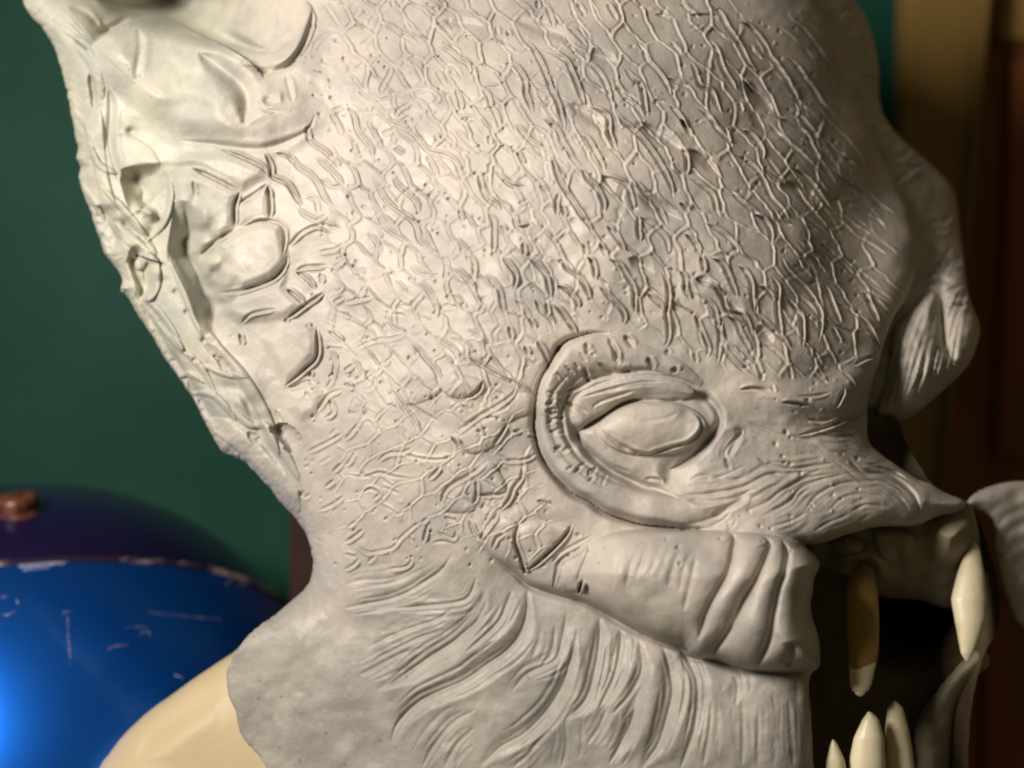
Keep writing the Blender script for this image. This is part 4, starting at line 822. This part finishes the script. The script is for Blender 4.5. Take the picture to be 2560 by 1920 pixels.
# ------------------------------------------------------------------ teeth: curved tapering cones
def tooth(pts, h, mat, label=None, flat=.8):
    """pts: (u, v, half width) along the centre line"""
    p = np.asarray(pts, float); c = spline(p[:, :2], 3); tt_ = np.linspace(0, 1, len(c))
    lc = np.r_[0, np.cumsum(np.hypot(*np.diff(c, axis=0).T))]; lp = np.r_[0, np.cumsum(np.hypot(*np.diff(p[:, :2], axis=0).T))]
    r = np.interp(lc / lc[-1], lp / lp[-1], p[:, 2]); k = np.hanning(7); k /= k.sum()
    rs = np.convolve(np.pad(r, 3, 'edge'), k, 'valid'); n0 = p[0, 2] < 5; n1 = p[-1, 2] < 5; ne = 9
    ln = np.r_[0, np.cumsum(np.hypot(*np.diff(c, axis=0).T))]; rc = 12.0
    if n1: q1 = np.clip((ln[-1] - ln) / rc, 0, 1); rs = np.minimum(rs, .3 + 14 * np.sqrt(1 - (1 - q1) ** 2) + 60 * (q1 >= 1))
    if n0: q1 = np.clip(ln / rc, 0, 1); rs = np.minimum(rs, .3 + 14 * np.sqrt(1 - (1 - q1) ** 2) + 60 * (q1 >= 1))
    hh = h if np.ndim(h) else (h, h); hc = np.interp(tt_, [0, 1], hh)
    n = 28; V_ = []
    for (x, y), R_, z in zip(c, rs, hc):
        a = np.linspace(0, 2 * math.pi, n, endpoint=False)
        V_.append(at(x + R_ * np.cos(a), np.full(n, y) + 1.5 * np.sin(3 * a), z + flat * R_ * np.sin(a)))
    V_ = np.vstack(V_); fs = []
    for j in range(len(c) - 1):
        for i in range(n): fs.append((j * n + i, j * n + (i + 1) % n, (j + 1) * n + (i + 1) % n, (j + 1) * n + i))
    o = make_mesh('tooth', V_, np.array(fs), mat, mask)
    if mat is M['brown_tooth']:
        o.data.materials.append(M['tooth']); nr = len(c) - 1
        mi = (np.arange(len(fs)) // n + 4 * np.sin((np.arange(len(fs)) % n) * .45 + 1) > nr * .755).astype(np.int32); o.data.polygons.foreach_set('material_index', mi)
    if label: o['label'] = label
    return o
def tI(*p): return [(1700 + a / 2.572, 1280 + b / 2.572, r / 2.572) for a, b, r in p]
tooth(tI((1180, 320, 10), (1175, 370, 70), (1170, 500, 105), (1175, 700, 108), (1180, 900, 98), (1170, 1020, 82), (1162, 1110, 70), (1158, 1160, 48), (1156, 1184, 4)), (-250, -50), M['brown_tooth'], 'brown upper fang with a pale tip')
tooth(tI((1890, 195, 8), (1885, 240, 45), (1870, 400, 90), (1858, 560, 116), (1865, 700, 100), (1855, 830, 66), (1845, 910, 40), (1842, 955, 6)), (-290, -200), M['tooth'], 'cream upper fang on the far side')
tooth(tI((1215, 1285, 6), (1225, 1330, 52), (1215, 1450, 98), (1205, 1600, 118), (1200, 1800, 126), (1200, 2000, 90))[::-1], -90, M['tooth'])
tooth(tI((1378, 1215, 6), (1385, 1260, 50), (1395, 1400, 78), (1410, 1550, 88), (1420, 1750, 96), (1420, 2000, 80))[::-1], -170, M['tooth'])
tooth(tI((985, 1465, 5), (990, 1500, 26), (1000, 1600, 60), (1005, 1750, 78), (1010, 2000, 80))[::-1], -60, M['tooth'])

# ================================================================== cream bust under the mask
bust = empty('bust_stand'); tag(bust, 'smooth cream plaster shoulder bust that the grey mask is pulled over, lower left', 'bust')
g = layer(120, 1500, 1300, 2600, 6.0)
bo = G((1600, 820), (1510, 898), (1400, 970), (1250, 1070), (1100, 1180), (960, 1280), (800, 1430), (700, 1560), (640, 1646)) + [(190, 2050), (160, 2300), (200, 2560), (1200, 2560), (1250, 1800), (900, 1600), (700, 1580)]
sg = g.sd(bo)
g.h += -320 + .10 * (g.U - 500) + .12 * (g.V - 1700)
R = 150; t = np.clip(sg / R, 0, 1); g.h -= R * (1 - np.sqrt(np.clip(1 - (1 - t) ** 2, 0, 1)))
g.stroke(G((1420, 1170), (1200, 1290), (1000, 1440), (880, 1600)), 24, 14, 6, .2)
g.h += 3 * noise(g.U, g.V, 120, 41)
g.build(sg, M['cream'], bust, back=300, name='shoulder')
